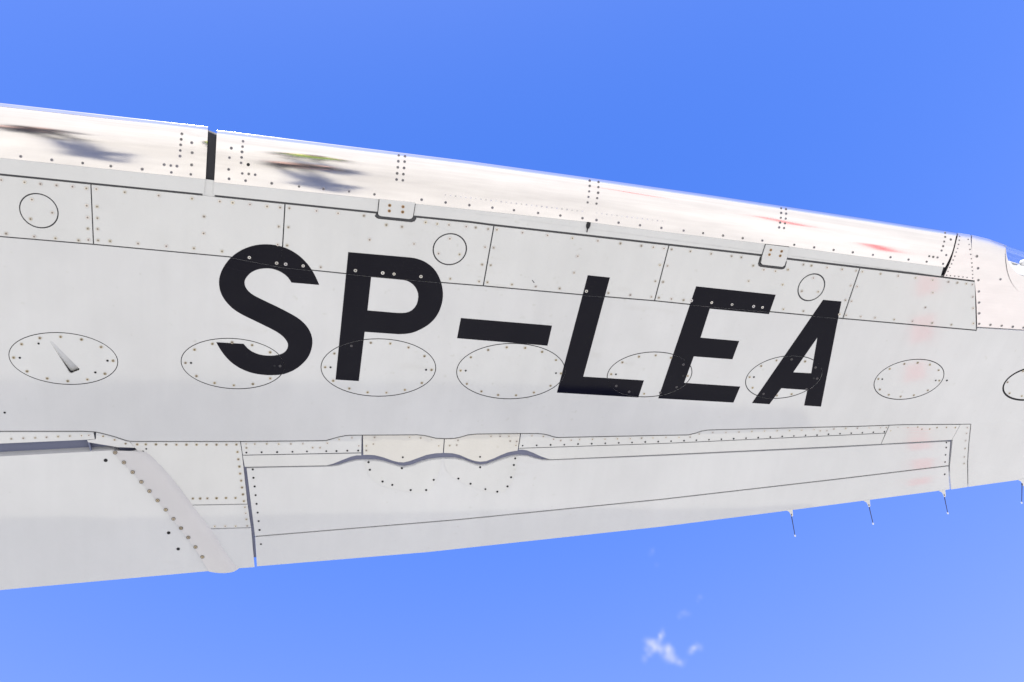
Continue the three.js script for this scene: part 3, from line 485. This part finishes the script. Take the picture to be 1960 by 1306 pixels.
{ // rounded end fairing
  const pos = [], nor = [], uv = [], idx = [], nU = 40, nV = 12, smp = (l, t) => { const k = t * (l.length - 1), i = Math.min(l.length - 2, Math.floor(k)), f = k - i; return [l[i][0] + (l[i + 1][0] - l[i][0]) * f, l[i][1] + (l[i + 1][1] - l[i][1]) * f]; };
  const fl = curve(FAIR_L.map((p, i) => i === 0 || i === FAIR_L.length - 1 ? [...p, 1] : p)).slice(0, -1), fr = curve(FAIR_R.map((p, i) => i === 0 || i === FAIR_R.length - 1 ? [...p, 1] : p)).slice(0, -1);
  fl.push(FAIR_L[FAIR_L.length - 1]); fr.push(FAIR_R[FAIR_R.length - 1]);
  for (let i = 0; i <= nU; i++) for (let j = 0; j <= nV; j++) {
    const v = j / nV, a = smp(fl, i / nU), b = smp(fr, i / nU), x = a[0] + (b[0] - a[0]) * v, y = a[1] + (b[1] - a[1]) * v + (i === nU ? 3 * Math.sin(Math.PI * v) : 0);
    const q = onSurf(x, y, hFlap, 0.0050 + 0.007 * Math.sin(Math.PI * 0.5 * Math.min(1, v / 0.75)) * smooth(0, 0.12, i / nU + 0.03) - (v > 0.75 ? 0.016 * Math.pow((v - 0.75) / 0.25, 2) : 0));
    pos.push(q.p.x, q.p.y, q.p.z); nor.push(q.n.x, q.n.y, q.n.z); uv.push(q.s, q.c);
  }
  for (let i = 0; i < nU; i++) for (let j = 0; j < nV; j++) { const a = i * (nV + 1) + j, b = a + nV + 1; idx.push(a, b, b + 1, a, b + 1, a + 1); }
  // rim along its bolted side and tail
  for (let i = 0; i < nU; i++) { const o = pos.length / 3; for (const k of [i * (nV + 1), (i + 1) * (nV + 1)]) { const p = new THREE.Vector3().fromArray(pos, k * 3), n = new THREE.Vector3().fromArray(nor, k * 3), u = p.clone().addScaledVector(n, -0.005); for (const w of [p, u]) { pos.push(w.x, w.y, w.z); nor.push(-ES.x, -ES.y, -ES.z); uv.push(0, 0); } } idx.push(o, o + 2, o + 3, o, o + 3, o + 1); }
  fixWinding(pos, nor, idx); const g = geom(pos, nor, uv, idx); g.computeVertexNormals();
  const o = part('end_fairing', g, M.fairing, flap);
}
{ const bolts = ze([[772, 228], [831, 294], [890, 359], [948, 424], [1002, 486], [1057, 548], [1111, 610], [1163, 671], [1213, 733], [1262, 795], [1310, 859], [1356, 925]]);
  bolts.forEach((p) => part('bolt', headAt('bolt', p[0], p[1], hFlap, 0.0078, 0.0082), M.head, flap)); }

// fixed panels between flap and aileron
const GAPL = [[460, 845.6], [464, 872], [474, 965.5], [480.5, 1010.5], [487.3, 1086]];
const fx1 = part('fixed_panel', sheet(inset([[cut(REARLINE, 248, 460), 1.0], [GAPL.slice(0, 3), 0.7], [[[474, 965.5], [368, 967.3]], 0.9], [[[366, 965], [341, 930.5], [312, 896], [280, 868], [262, 862], [248, 845.4]], 0]]), hFixed, { top: (s, c) => thick(s, c) * 0.9, depth: 1, max: 24 }), M.panel, wing, 'square fixed panel edged with tan screws');
heads('screws', 'tan', ze([[918, 178], [976, 178], [1044, 178], [1112, 179], [1181, 180], [1248, 180], [1316, 180], [1383, 180], [1450, 180], [1516, 180], [1583, 179], [1590, 229], [1596, 278], [1603, 327], [1608, 374], [1615, 421], [1621, 467], [1627, 513], [1633, 558], [1291, 541], [1340, 541], [1388, 540], [1450, 539], [1513, 537], [1577, 537]]), hFixed, 0.0055, fx1, 0.0009);
heads('drain_holes', 'hole', ze([[979, 208], [957, 225]]), hFixed, 0.0035, fx1, 0.0008);
const fx2 = part('fixed_panel', sheet(inset([[[[366, 967.3], [474, 965.5]], 0.9], [GAPL.slice(2, 4), 0.5], [[[480.5, 1010.5], [402, 1012.8]], 0.9], [[[402, 1012.8], [366, 967.3]], 0]]), hFixed, { top: (s, c) => thick(s, c) * 0.9, depth: 1, max: 24 }), M.access, wing, 'narrow fixed panel below the square one');
heads('screws', 'faint', ze([[1640, 599], [1646, 639], [1650, 680], [1655, 724], [1438, 728], [1508, 726], [1578, 726]]), hFixed, 0.0052, fx2, 0.0009);
part('fixed_panel', sheet(inset([[[[402, 1012.8], [480.5, 1010.5]], 0.9], [GAPL.slice(3), 0.3], [[[487.3, 1086], [452, 1088.5]], 0], [[[452, 1088.5], [402, 1012.8]], 0]]), hFixed, { top: (s, c) => thick(s, c) * 0.9, depth: 1, max: 24 }), M.aileron, wing, 'plain fixed trailing edge beside the slot');

// shroud strips, hump plates and tip corner above the aileron
const LINE2 = [[464, 871.8], [692, 867.4]];
const shroud = (name, poly, m, label, screws, kind, r, holes) => { const o = part(name, sheet(poly, hAft, { depth: 0.007, max: 22 }), m, wing, label); if (screws) heads('screws', kind, screws, hAft, r, o, 0.0009); if (holes) heads('drain_holes', 'hole', holes, hAft, 0.0038, o, 0.0008); return o; };
shroud('shroud_panel', inset([[cut(REARLINE, 460, 693.4), 1.0], [[[693.4, 833.5], [692.4, 867.4]], 1.2], [rev(LINE2), 0.8], [[[464, 871.8], [460, 845.6]], 0.7]]), M.access, 'screwed shroud strip inboard of the hump plates',
  zf([[178, 217], [250, 218], [350, 217], [450, 218], [551, 217], [651, 216], [181, 250], [733, 249], [794, 249], [855, 211], [953, 180], [1060, 166], [1117, 233]]), 'faint', 0.0052, zf([[180, 290], [307, 287], [436, 286], [564, 283], [685, 280], [846, 278], [931, 277], [1021, 274], [1112, 273]]));
shroud('shroud_lip', inset([[LINE2, 0.8], [[[692.4, 867.4], [692.4, 872]], 1.0], [[[692.4, 872], ...zf([[1100, 313], [1050, 325], [970, 356], [900, 384], [850, 397]]), [468, 894]], 0], [[[468, 894], [464, 871.8]], 0.3]]), M.panel, 'plain lip of the shroud inboard of the hump plates');
const W1 = zf([[1150, 310], [1200, 309], [1250, 312], [1320, 329], [1400, 358], [1450, 370], [1490, 372], [1540, 361], [1620, 332], [1680, 310], [1750, 297], [1822, 293]]), W2 = zg([[125, 336], [200, 339], [260, 353], [330, 384], [380, 402], [430, 410], [480, 405], [540, 384], [600, 356], [660, 332], [720, 320], [747, 317]]);
shroud('hump_plate', inset([[cut(REARLINE, 693.4, 850.5), 1.0], [[[850.5, 840.2], W1[W1.length - 1]], 0.9], [rev(W1), 0], [[W1[0], [693.4, 833.5]], 1.2]]), M.cream, 'cream hump plate next to the inboard strip', zf([[1249, 163], [1540, 162], [1633, 167], [1720, 187], [1720, 223], [1784, 233], [1180, 234], [1180, 272], [1238, 218]]), 'faint', 0.0052, zf([[1484, 329]]));
shroud('hump_plate', inset([[cut(REARLINE, 850.5, 996.5), 1.0], [[[996.5, 830.4], W2[W2.length - 1]], 0.9], [rev(W2), 0], [[W2[0], [850.5, 840.2]], 0.9]]), M.cream, 'cream hump plate next to the outboard strip', zg([[177, 275], [236, 271], [246, 231], [521, 197], [597, 197], [671, 196], [681, 237], [735, 240], [729, 272]]), 'faint', 0.0052, zg([[430, 369]]));
const LINE3 = [[992, 858.6], [1270, 849.3], [1600, 834], [1695.4, 829.4]];
shroud('shroud_panel', inset([[cut(REARLINE, 996.5, 1702.6), 0.9], [[[1702.6, 814.5], [1695.4, 829.4]], 0.6], [rev(LINE3), 0.7], [[[992, 858.6], [996.5, 830.4]], 0.9]]), M.panel, 'long screwed shroud strip outboard of the hump plates',
  [...zg([[790, 234], [862, 193], [958, 198], [1043, 222], [1102, 233], [1190, 230], [1260, 225], [1367, 222], [1471, 221], [1575, 218], [1682, 217], [1777, 213], [1871, 211]]), ...zh([[361, 279], [482, 279], [585, 275], [670, 246], [795, 233], [917, 232], [1038, 228], [1157, 223], [1275, 219], [1392, 216], [1507, 215], [1620, 211], [1733, 206], [1790, 217], [1852, 216], [1917, 201]]), ...zi([[285, 196], [393, 194], [502, 190], [607, 188], [661, 187]])], 'faint', 0.0050,
  [...zg([[785, 275], [902, 273], [1018, 269], [1132, 268], [1247, 262], [1361, 259], [1474, 256], [1586, 252], [1697, 249], [1807, 245], [1915, 242]]), ...zh([[409, 313], [529, 309], [643, 304], [760, 299], [875, 295], [989, 290], [1103, 285], [1216, 280], [1328, 275], [1438, 269], [1546, 265], [1655, 259], [1761, 257], [1867, 249]]), ...zi([[232, 244], [336, 239], [439, 235], [541, 230], [643, 225]])]);
shroud('shroud_lip', inset([[LINE3, 0.7], [[[1695.4, 829.4], [1687, 850]], 0.6], [[[1687, 850], [1600, 854.6], [1270, 870.2], [1054, 879.6], ...zg([[990, 384], [930, 362], [870, 334], [820, 315], [785, 309]]), [992.5, 861]], 0], [[[992.5, 861], [992, 858.6]], 0.9]]), M.panel, 'plain lip of the shroud outboard of the hump plates');
shroud('corner_panel', inset([[cut(REARLINE, 1702.6, 1839), 0.8], [[[1839, 812.7], [1822.5, 842.3]], 0.4], [[[1822.5, 842.3], [1687, 850]], 0], [[[1687, 850], [1702.6, 814.5]], 0.6]]), M.panel, 'corner panel at the outboard end of the shroud', zi([[700, 215], [766, 187], [860, 186], [951, 182], [990, 201], [1062, 200], [1130, 187], [1218, 185], [1300, 187]]), 'tan', 0.0046);
const GAPR = [[1824, 842.3], [1821, 872], [1818.6, 892], [1819, 912], [1821.2, 937.5]];
const tipStrip = part('corner_panel', sheet(inset([[cut(REARLINE, 1839, 1858.7), 0.6], [TIPSEAM, 0.8], [[[1853, 932.5], [1821.2, 937.2]], 0], [rev(GAPR), 0], [[[1822.5, 842.3], [1839, 812.7]], 0.3]]), hAft, { top: thick, depth: 1, max: 22 }), M.panel, wing, 'narrow chordwise panel outboard of the aileron');
heads('screws', 'faint', zi([[1411, 188], [1404, 241], [1397, 309], [1391, 381], [1384, 459], [1382, 520]]), hAft, 0.0046, tipStrip, 0.0009);
part('aileron_cove', sheet([[462, 848], ...cut(REARLINE, 470, 1825).map(([x, y]) => [x, y + 3]), [1826, 846], [1826, 905], [1812, 905], [1812, 866], [1270, 886], [1050, 900], [850, 900], [480, 906], [490, 1070], [480, 1070], [462, 872]], hAft, { off: -0.010, depth: 0, max: 30 }), M.slate, wing, 'blue grey recess ahead of the aileron');
const AIL_TOP = [...zf([[182, 421], [500, 414], [850, 408], [900, 406], [950, 399], [1040, 371], [1100, 358], [1145, 356], [1260, 357], [1330, 370], [1400, 390], [1460, 408], [1500, 412], [1560, 400], [1630, 373], [1700, 353], [1760, 345], [1822, 341]]), ...zg([[220, 384], [290, 398], [350, 421], [400, 437], [440, 443], [490, 436], [560, 409], [640, 381], [700, 366], [745, 361], [830, 366], [890, 385], [950, 399], [1020, 399]]), [1270, 873], [1600, 857.5], [1686, 852.4], [1811, 846]];
const AIL_MID = [[488, 1027.5], [820, 1000], [880, 995], [1200, 963], [1270, 956], [1600, 918], [1815.8, 892]];
const AIL_R = [[1819.2, 846.4], [1817.2, 872], [1815.8, 892], [1816.3, 912], [1818.2, 937]];
const aiT = (s, c) => Math.min(0.06, thick(s, c) * 0.8) + 0.002;
const aileron = part('aileron', sheet(inset([[AIL_TOP, 0], [AIL_R.slice(0, 3), 0], [rev(AIL_MID), 1.1], [[[488, 1027.5], [471.8, 896.7]], 0]]), hAileron, { top: aiT, depth: 1, max: 22 }), M.aileron, wing, 'aileron with a wavy front edge under the hump plates');
heads('drain_holes', 'hole', [...zf([[233, 430], [239, 500], [249, 572], [257, 645], [265, 717], [274, 790], [282, 861], [290, 935]]), ...zi([[1218, 326], [1216, 372], [1210, 440], [1205, 506]])], hAileron, 0.0042, aileron, 0.0008);
const tab = part('aileron_tab', sheet(inset([[AIL_MID, 1.1], [AIL_R.slice(2), 0], [rev([[492, 1084.5], ...cut(TRAILING, 493, 1818)]), 0], [[[491.6, 1084.5], [488, 1027.5]], 0]]), hAileron, { top: aiT, depth: 1, max: 22 }), M.aileron, wing, 'long trailing edge tab behind the aileron');
heads('drain_holes', 'hole', [...zf([[301, 1053]]), ...zi([[1202, 620]])], hAileron, 0.0042, tab, 0.0008);
part('tab_hinge', sheet([...AIL_MID.map(([x, y]) => [x + 1, y - 5]), ...rev(AIL_MID).map(([x, y]) => [x + 1, y + 5])], hAileron, { off: -0.006, depth: 0, max: 30 }), M.sealant, aileron);
const HC1 = curve(zf([[1165, 362, 1], [1175, 412], [1200, 470], [1250, 527], [1310, 563], [1400, 590], [1500, 610], [1570, 622], [1650, 625], [1700, 610], [1742, 565], [1772, 490], [1792, 420], [1806, 346, 1], [1760, 349], [1700, 357], [1630, 377], [1560, 404], [1500, 416], [1460, 412], [1400, 394], [1330, 374], [1260, 361]])), HC2 = curve(zg([[128, 385, 1], [140, 450], [170, 508], [250, 568], [350, 613], [450, 648], [540, 667], [620, 664], [662, 637], [702, 560], [730, 460], [746, 365, 1], [700, 370], [640, 385], [560, 413], [490, 440], [440, 447], [400, 441], [350, 425], [290, 402], [220, 388]]));
[[HC1, zf([[1198, 368], [1209, 431], [1315, 529], [1396, 557], [1549, 600], [1678, 600], [1741, 515], [1476, 418]])], [HC2, zg([[722, 380], [711, 435], [688, 537], [658, 613], [573, 657], [474, 636], [350, 591], [249, 548], [430, 454]])]].forEach(([poly, sc]) => {
  const o = part('hinge_cover', sheet(poly, hAileron, { off: 0.0024, depth: 0.0024, max: 14 }), M.panel, aileron); heads('hinge_cover_screws', 'hole', sc, hAileron, 0.0045, aileron, 0.0030);
});
// upper skin closes the wing from above
part('upper_skin', (() => {
  const pos = [], nor = [], uv = [], idx = [], nS = 70, nC = 24, s0 = hitHeight(-3400, 400, hMain)[0], s1 = hitHeight(2600, 740, hMain)[0];
  for (let i = 0; i <= nS; i++) { const s = s0 + (s1 - s0) * i / nS, a = cRear(s), b = cTrail(s) + 0.36; for (let k = 0; k <= nC; k++) { const c = a + (b - a) * k / nC, p = toWorld(s, c, hMain(s, c) + thick(s, c)); pos.push(p.x, p.y, p.z); nor.push(NW.x, NW.y, NW.z); uv.push(s, c); } }
  for (let i = 0; i < nS; i++) for (let k = 0; k < nC; k++) { const a = i * (nC + 1) + k, b = a + nC + 1; idx.push(a, b, b + 1, a, b + 1, a + 1); }
  fixWinding(pos, nor, idx); return geom(pos, nor, uv, idx);
})(), M.panel);
part('tip_upper_skin', sheet([[1846, 815], [2695, 690], [2695, 817], [1960, 917.5], [1853, 932.5]], hAft, { off: -0.008, depth: 0, max: 60 }), M.panel);

// ---- static dischargers along the trailing edge
[[1513.5, 977, 1522, 1026], [1661.5, 959, 1671.5, 1003], [1806, 940, 1814.5, 983], [1957.5, 919, 1956, 963]].forEach(([ax, ay, bx, by], i) => {
  const hf = hAft, a = onSurf(ax, ay, hf, -0.002), b = onSurf(bx, by, () => hf(a.s, a.c), 0), dir = b.p.clone().sub(a.p), L = dir.length(); dir.normalize();
  const q = new THREE.Quaternion().setFromUnitVectors(new THREE.Vector3(0, 1, 0), dir), lathe = (prof, n = 10) => { const g = new THREE.LatheGeometry(prof.map(([x, y]) => new THREE.Vector2(x, y)), n); g.applyQuaternion(q); g.translate(a.p.x, a.p.y, a.p.z); return g; };
  const w = part('static_wick', lathe([[0, 0.021], [0.0034, 0.022], [0.0036, 0.030], [0.0022, 0.036], [0.0017, L - 0.004], [0, L - 0.003]]), M.wick);
  part('wick_base', sheet([[ax - 9, ay - 0.5], [ax + 3.5, ay - 2.3], [ax + 4.6, ay + 9.5], [ax + 3.8, ay + 11.5], [ax + 1.2, ay + 11.5], [ax - 0.6, ay + 7], [ax - 3, ay + 3]], () => hf(a.s, a.c), { off: 0.001, depth: 0.004, max: 6 }), M.panel, w);
  part('wick_tip', lathe([[0, L - 0.005], [0.0036, L - 0.004], [0.0036, L + 0.003], [0, L + 0.004]]), M.white, w);
});

// ------------------------------------------------------------------ the apron under the wing, which lights and is mirrored in it
const apronTex = tex(512, 512, (u, v) => { const k = cl(0.80 + 0.16 * tn(u, v, 6, 6, 4.4, 5) + 0.10 * tn(u, v, 60, 60, 1.1, 3)); return [k, k * 0.975, k * 0.945]; }, [60, 60], true);
const ground = new THREE.Mesh(new THREE.PlaneGeometry(900, 900).rotateX(-Math.PI / 2), new THREE.MeshStandardMaterial({ color: new THREE.Color().setRGB(0.66, 0.68, 0.63), map: apronTex, roughness: 0.9 }));
ground.name = 'apron'; ground.userData = { kind: 'structure', label: 'sunlit concrete apron under the wing' }; ground.receiveShadow = true; scene.add(ground);
{ const gs = [[-6.65, 0.36], [-5.83, 0.48], [-5.05, 0.36], [-2.5, 0.62], [-0.2, 0.9], [3.0, 1.2]].map(([z, l]) => { const g = new THREE.PlaneGeometry(0.28, l).rotateX(-Math.PI / 2); g.translate(5.56, 0.004, z); return g; });
  const o = new THREE.Mesh(mergeGeometries(gs), new THREE.MeshStandardMaterial({ color: new THREE.Color().setRGB(0.62, 0.05, 0.05), roughness: 0.7 })); o.name = 'dashed_red_line'; o.receiveShadow = true; o.userData = { kind: 'structure', label: 'dashed red line painted on the apron' }; scene.add(o); }

// a low building far across the apron, mirrored as the thin dark line along the inner slat
{
  const o = new THREE.Group(); o.name = 'airport_building'; o.position.set(0, 0, 150); o.userData = { label: 'low slate grey airport building with a red end bay across the apron', category: 'building' }; scene.add(o);
  const m = (r, g, b, rough = 0.7) => new THREE.MeshStandardMaterial({ color: new THREE.Color().setRGB(r, g, b), roughness: rough }), box = (w, h, d, x, y, z) => new THREE.BoxGeometry(w, h, d).translate(x, y, z);
  part('wall', box(150, 8.6, 22, -59, 4.3, 11), m(0.10, 0.11, 0.15), o); part('roof', box(153, 0.7, 24.5, -59, 8.96, 11), m(0.2, 0.2, 0.22), o); part('end_bay', box(7, 7.4, 20, 19.51, 3.7, 10.5), m(0.36, 0.05, 0.06), o);
  const wg = box(5.2, 3.0, 0.12, 0, 0, 0), fg = box(5.5, 0.2, 0.3, 0, -1.62, -0.05), wm = m(0.03, 0.04, 0.05, 0.1), fm = m(0.4, 0.4, 0.42);
  for (let k = 0; k < 18; k++) { const w = part('window', wg, wm, o); w.position.set(-129 + k * 8, 5.4, -0.08); part('sill', fg, fm, w); }
}

// ------------------------------------------------------------------ three people under the nose, seen only mirrored in the slats
const smin = (a, b, k) => { const h = Math.max(k - Math.abs(a - b), 0) / k; return Math.min(a, b) - h * h * k * 0.25; };
function cone(p, a, b, ra, rb) {
  const dx = b[0] - a[0], dy = b[1] - a[1], dz = b[2] - a[2], x = p[0] - a[0], y = p[1] - a[1], z = p[2] - a[2], t = cl((x * dx + y * dy + z * dz) / (dx * dx + dy * dy + dz * dz));
  return Math.hypot(x - dx * t, y - dy * t, z - dz * t) - ra - (rb - ra) * t;
}
const chain = (bones, k) => (p) => { let d = 9; for (const [a, b, ra, rb] of bones) d = smin(d, cone(p, a, b, ra, rb), k); return d; };
function fieldMesh(fn, min, size, res, colour) {
  const mc = new MarchingCubes(res, M.white, false, false, 120000), h = res / 2; mc.isolation = 0;
  for (let z = 0; z < res; z++) for (let y = 0; y < res; y++) for (let x = 0; x < res; x++) mc.field[x + y * res + z * res * res] = -fn([min[0] + x / res * size, min[1] + y / res * size, min[2] + z / res * size]);
  mc.update();
  const n = mc.count, pos = [], nor = [], col = [], uv = [];
  for (let i = 0; i < n; i++) {
    const p = [0, 1, 2].map((k) => min[k] + (mc.positionArray[i * 3 + k] + 1) / 2 * size), e = 0.002, g = [0, 1, 2].map((k) => { const a = p.slice(), b = p.slice(); a[k] += e; b[k] -= e; return fn(a) - fn(b); }), l = Math.hypot(...g) || 1;
    pos.push(...p); nor.push(g[0] / l, g[1] / l, g[2] / l); col.push(...colour(p)); uv.push(0, 0);
  }
  const idx = Array.from({ length: n }, (_, i) => i); fixWinding(pos, nor, idx);
  const q = geom(pos, nor, uv, idx); q.setAttribute('color', new THREE.Float32BufferAttribute(col, 3)); return q;
}
const cloth = new THREE.MeshStandardMaterial({ color: 0xffffff, vertexColors: true, roughness: 0.85, side: THREE.DoubleSide });
function person(label, at, turn, { arms, jacket, trousers, hair, vest }) {
  const o = new THREE.Group(); o.name = scene.getObjectByName('person') ? 'person_00' + scene.children.filter((c) => c.name.startsWith('person')).length : 'person';
  o.position.set(...at); o.rotation.y = turn; o.userData = { label, category: 'person', group: 'people standing on the apron' }; scene.add(o);
  const skinC = [0.52, 0.32, 0.24], shoe = [0.02, 0.02, 0.02], B = [], up = arms === 'raised';
  B.push([[0, 0.98, 0.01], [0, 1.16, 0.0], 0.145, 0.135], [[0, 1.16, 0], [0, 1.36, -0.01], 0.135, 0.15], [[-0.1, 1.36, 0], [0.1, 1.36, 0], 0.115, 0.115], [[0, 1.4, 0.01], [0, 1.52, -0.01], 0.075, 0.055]);
  const wr = [];
  for (const m of [-1, 1]) {
    const sh = [0.185 * m, 1.42, 0.0], el = up ? [0.27 * m, 1.22, -0.16] : [0.25 * m, 1.14, 0.03], w = up ? [0.085 * m, 1.47, -0.25] : [0.27 * m, 0.89, -0.04];
    B.push([[0.09 * m, 0.95, 0], [0.105 * m, 0.51, -0.015], 0.095, 0.062], [[0.105 * m, 0.51, -0.015], [0.11 * m, 0.09, 0.02], 0.06, 0.042], [[0.11 * m, 0.05, 0.03], [0.125 * m, 0.045, -0.15], 0.045, 0.038]);
    B.push([[0.1 * m, 1.4, 0], sh, 0.08, 0.07], [sh, el, 0.062, 0.048], [el, w, 0.047, 0.034]); wr.push([m, w, el]);
  }
  const bf = chain(B, 0.06), parts = [fieldMesh(bf, [-0.92, -0.02, -0.92], 1.84, 76, (p) => p[1] < 0.1 ? shoe : p[1] > 1.49 ? skinC : p[1] < 0.97 && Math.abs(p[0]) < 0.21 && p[2] > -0.18 ? trousers : jacket)];
  const hc = [0, 1.645, -0.025], tilt = up ? 0.55 : 0.05, ct = Math.cos(tilt), st = Math.sin(tilt);
  const hl = (p) => { const y = p[1] - 1.56, z = p[2]; return [p[0], y * ct + z * -st, y * st + z * ct]; };
  const headF = (p0) => { const p = hl(p0); let d = Math.hypot(p[0] / 0.9, (p[1] - 0.1) / 1.12, (p[2] + 0.005)) - 0.098; d = smin(d, cone(p, [0, 0.03, -0.05], [0, 0.01, -0.075], 0.05, 0.032), 0.04); d = smin(d, cone(p, [0, 0.09, -0.1], [0, 0.06, -0.122], 0.01, 0.014), 0.015);
    d = smin(d, cone(p, [0, -0.05, 0.0], [0, 0.02, 0], 0.055, 0.055), 0.03); for (const m of [-1, 1]) { d = smin(d, cone(p, [0.092 * m, 0.07, 0.005], [0.096 * m, 0.11, 0.012], 0.012, 0.016), 0.01); d = Math.max(d, 0.013 - Math.hypot(p[0] - 0.035 * m, p[1] - 0.098, p[2] + 0.105)); } return d; };
  parts.push(fieldMesh(headF, [-0.16, 1.48, -0.22], 0.36, 54, (p0) => { const p = hl(p0); return p[1] > 0.155 || (p[2] > 0.015 && p[1] > 0.06 && Math.abs(p[0]) < 0.088) ? hair : Math.hypot(Math.abs(p[0]) - 0.035, p[1] - 0.098, p[2] + 0.098) < 0.012 ? [0.03, 0.02, 0.02] : Math.abs(p[1] - 0.025) < 0.006 && p[2] < -0.09 && Math.abs(p[0]) < 0.025 ? [0.35, 0.12, 0.1] : skinC; }));
  for (const [m, w, el] of wr) {
    const f = new THREE.Vector3(...w).sub(new THREE.Vector3(...el)).normalize(), side = new THREE.Vector3(-m, 0, 0).addScaledVector(f, m * f.x).normalize(), pn = new THREE.Vector3().crossVectors(f, side), W0 = new THREE.Vector3(...w);
    const at3 = (a, b, c) => W0.clone().addScaledVector(f, a).addScaledVector(side, b).addScaledVector(pn, c * m).toArray(), H = [[at3(-0.03, 0, 0), at3(0.03, 0, 0), 0.03, 0.026], [at3(0.03, -0.022, 0), at3(0.085, -0.028, 0), 0.017, 0.013], [at3(0.03, 0.02, 0), at3(0.085, 0.026, 0), 0.017, 0.013], [at3(0.03, 0, 0), at3(0.088, 0, 0), 0.018, 0.014]];
    [[-0.03, 0.052], [-0.01, 0.064], [0.01, 0.07], [0.03, 0.062]].forEach(([b, l]) => H.push([at3(0.085, b, 0), at3(0.085 + l * 0.5, b * 1.08, 0.008), 0.0092, 0.0085], [at3(0.085 + l * 0.5, b * 1.08, 0.008), at3(0.085 + l * 0.9, b * 1.08, 0.030), 0.0085, 0.007]));
    H.push([at3(0.025, 0.03, 0.004), at3(0.06, 0.056, 0.016), 0.0125, 0.0105], [at3(0.06, 0.056, 0.016), at3(0.085, 0.062, 0.03), 0.0105, 0.0085]);
    const hf = chain(H, 0.008), c0 = at3(0.055, 0, 0); parts.push(fieldMesh(hf, c0.map((v) => v - 0.13), 0.26, 52, () => skinC));
  }
  part('body', mergeGeometries(parts), cloth, o);
  if (vest) part('safety_vest', fieldMesh((p) => Math.max(chain(B.slice(0, 3), 0.06)(p) - 0.022, p[1] - 1.5, 0.93 - p[1]), [-0.4, 0.85, -0.4], 0.8, 56, (p) => Math.abs(p[1] - 1.05) < 0.025 || Math.abs(p[1] - 1.18) < 0.025 ? [0.7, 0.7, 0.72] : vest), cloth, o);
  return o;
}
function heldCamera(label, p, dir) {
  const o = new THREE.Group(); o.name = scene.getObjectByName('camera') ? 'camera_001' : 'camera'; o.position.copy(p); o.quaternion.setFromUnitVectors(new THREE.Vector3(0, 1, 0), dir); o.userData = { label, category: 'camera', group: 'cameras held up' }; scene.add(o);
  const body = new THREE.Shape(); body.moveTo(-0.065, -0.035); body.lineTo(0.065, -0.035); body.lineTo(0.065, 0.03); body.lineTo(0.03, 0.035); body.lineTo(0.015, 0.05); body.lineTo(-0.02, 0.05); body.lineTo(-0.03, 0.035); body.lineTo(-0.065, 0.03);
  part('camera_body', new THREE.ExtrudeGeometry(body, { depth: 0.03, bevelSize: 0.004, bevelThickness: 0.004, bevelSegments: 2 }).rotateX(-Math.PI / 2).translate(0, -0.06, 0), M.black, o);
  part('lens_barrel', new THREE.LatheGeometry([[0, -0.03], [0.032, -0.03], [0.032, 0.005], [0.029, 0.007], [0.029, 0.012], [0.024, 0.012], [0.02, 0.002], [0, 0.002]].map(([x, y]) => new THREE.Vector2(x, y)), 24), M.rubber, o);
}
const navy = [0.018, 0.02, 0.03], dark = [0.02, 0.02, 0.022];
person('person in dark clothes aiming a camera up at the wing beside the safety vest wearer', [0.0, 0, 0.27], 0, { arms: 'raised', jacket: dark, trousers: navy, hair: [0.03, 0.02, 0.015] });
person('person in a yellow green safety vest with arms hanging', [0.5, 0, 1.4], 0.3, { arms: 'down', jacket: [0.03, 0.03, 0.035], trousers: navy, hair: [0.05, 0.035, 0.02], vest: [0.50, 0.68, 0.04] });
person('person in a navy jacket holding a camera up, standing apart from the other two', [-1.6, 0, 1.25], -0.5, { arms: 'raised', jacket: navy, trousers: dark, hair: [0.02, 0.015, 0.012] });
const AIM = camToWorld(new THREE.Vector3(0, 0, -1));
heldCamera('black camera held by the person beside the safety vest wearer', CAM.clone().addScaledVector(AIM, -0.045), AIM);
{ const c = Math.cos(-0.5), n = Math.sin(-0.5), z = -0.28; heldCamera('black camera held by the person in the navy jacket', new THREE.Vector3(-1.6 + n * z, 1.62, 1.25 + c * z), new THREE.Vector3(0.2, 0.85, -0.45).normalize()); }

renderer.render(scene, camera);
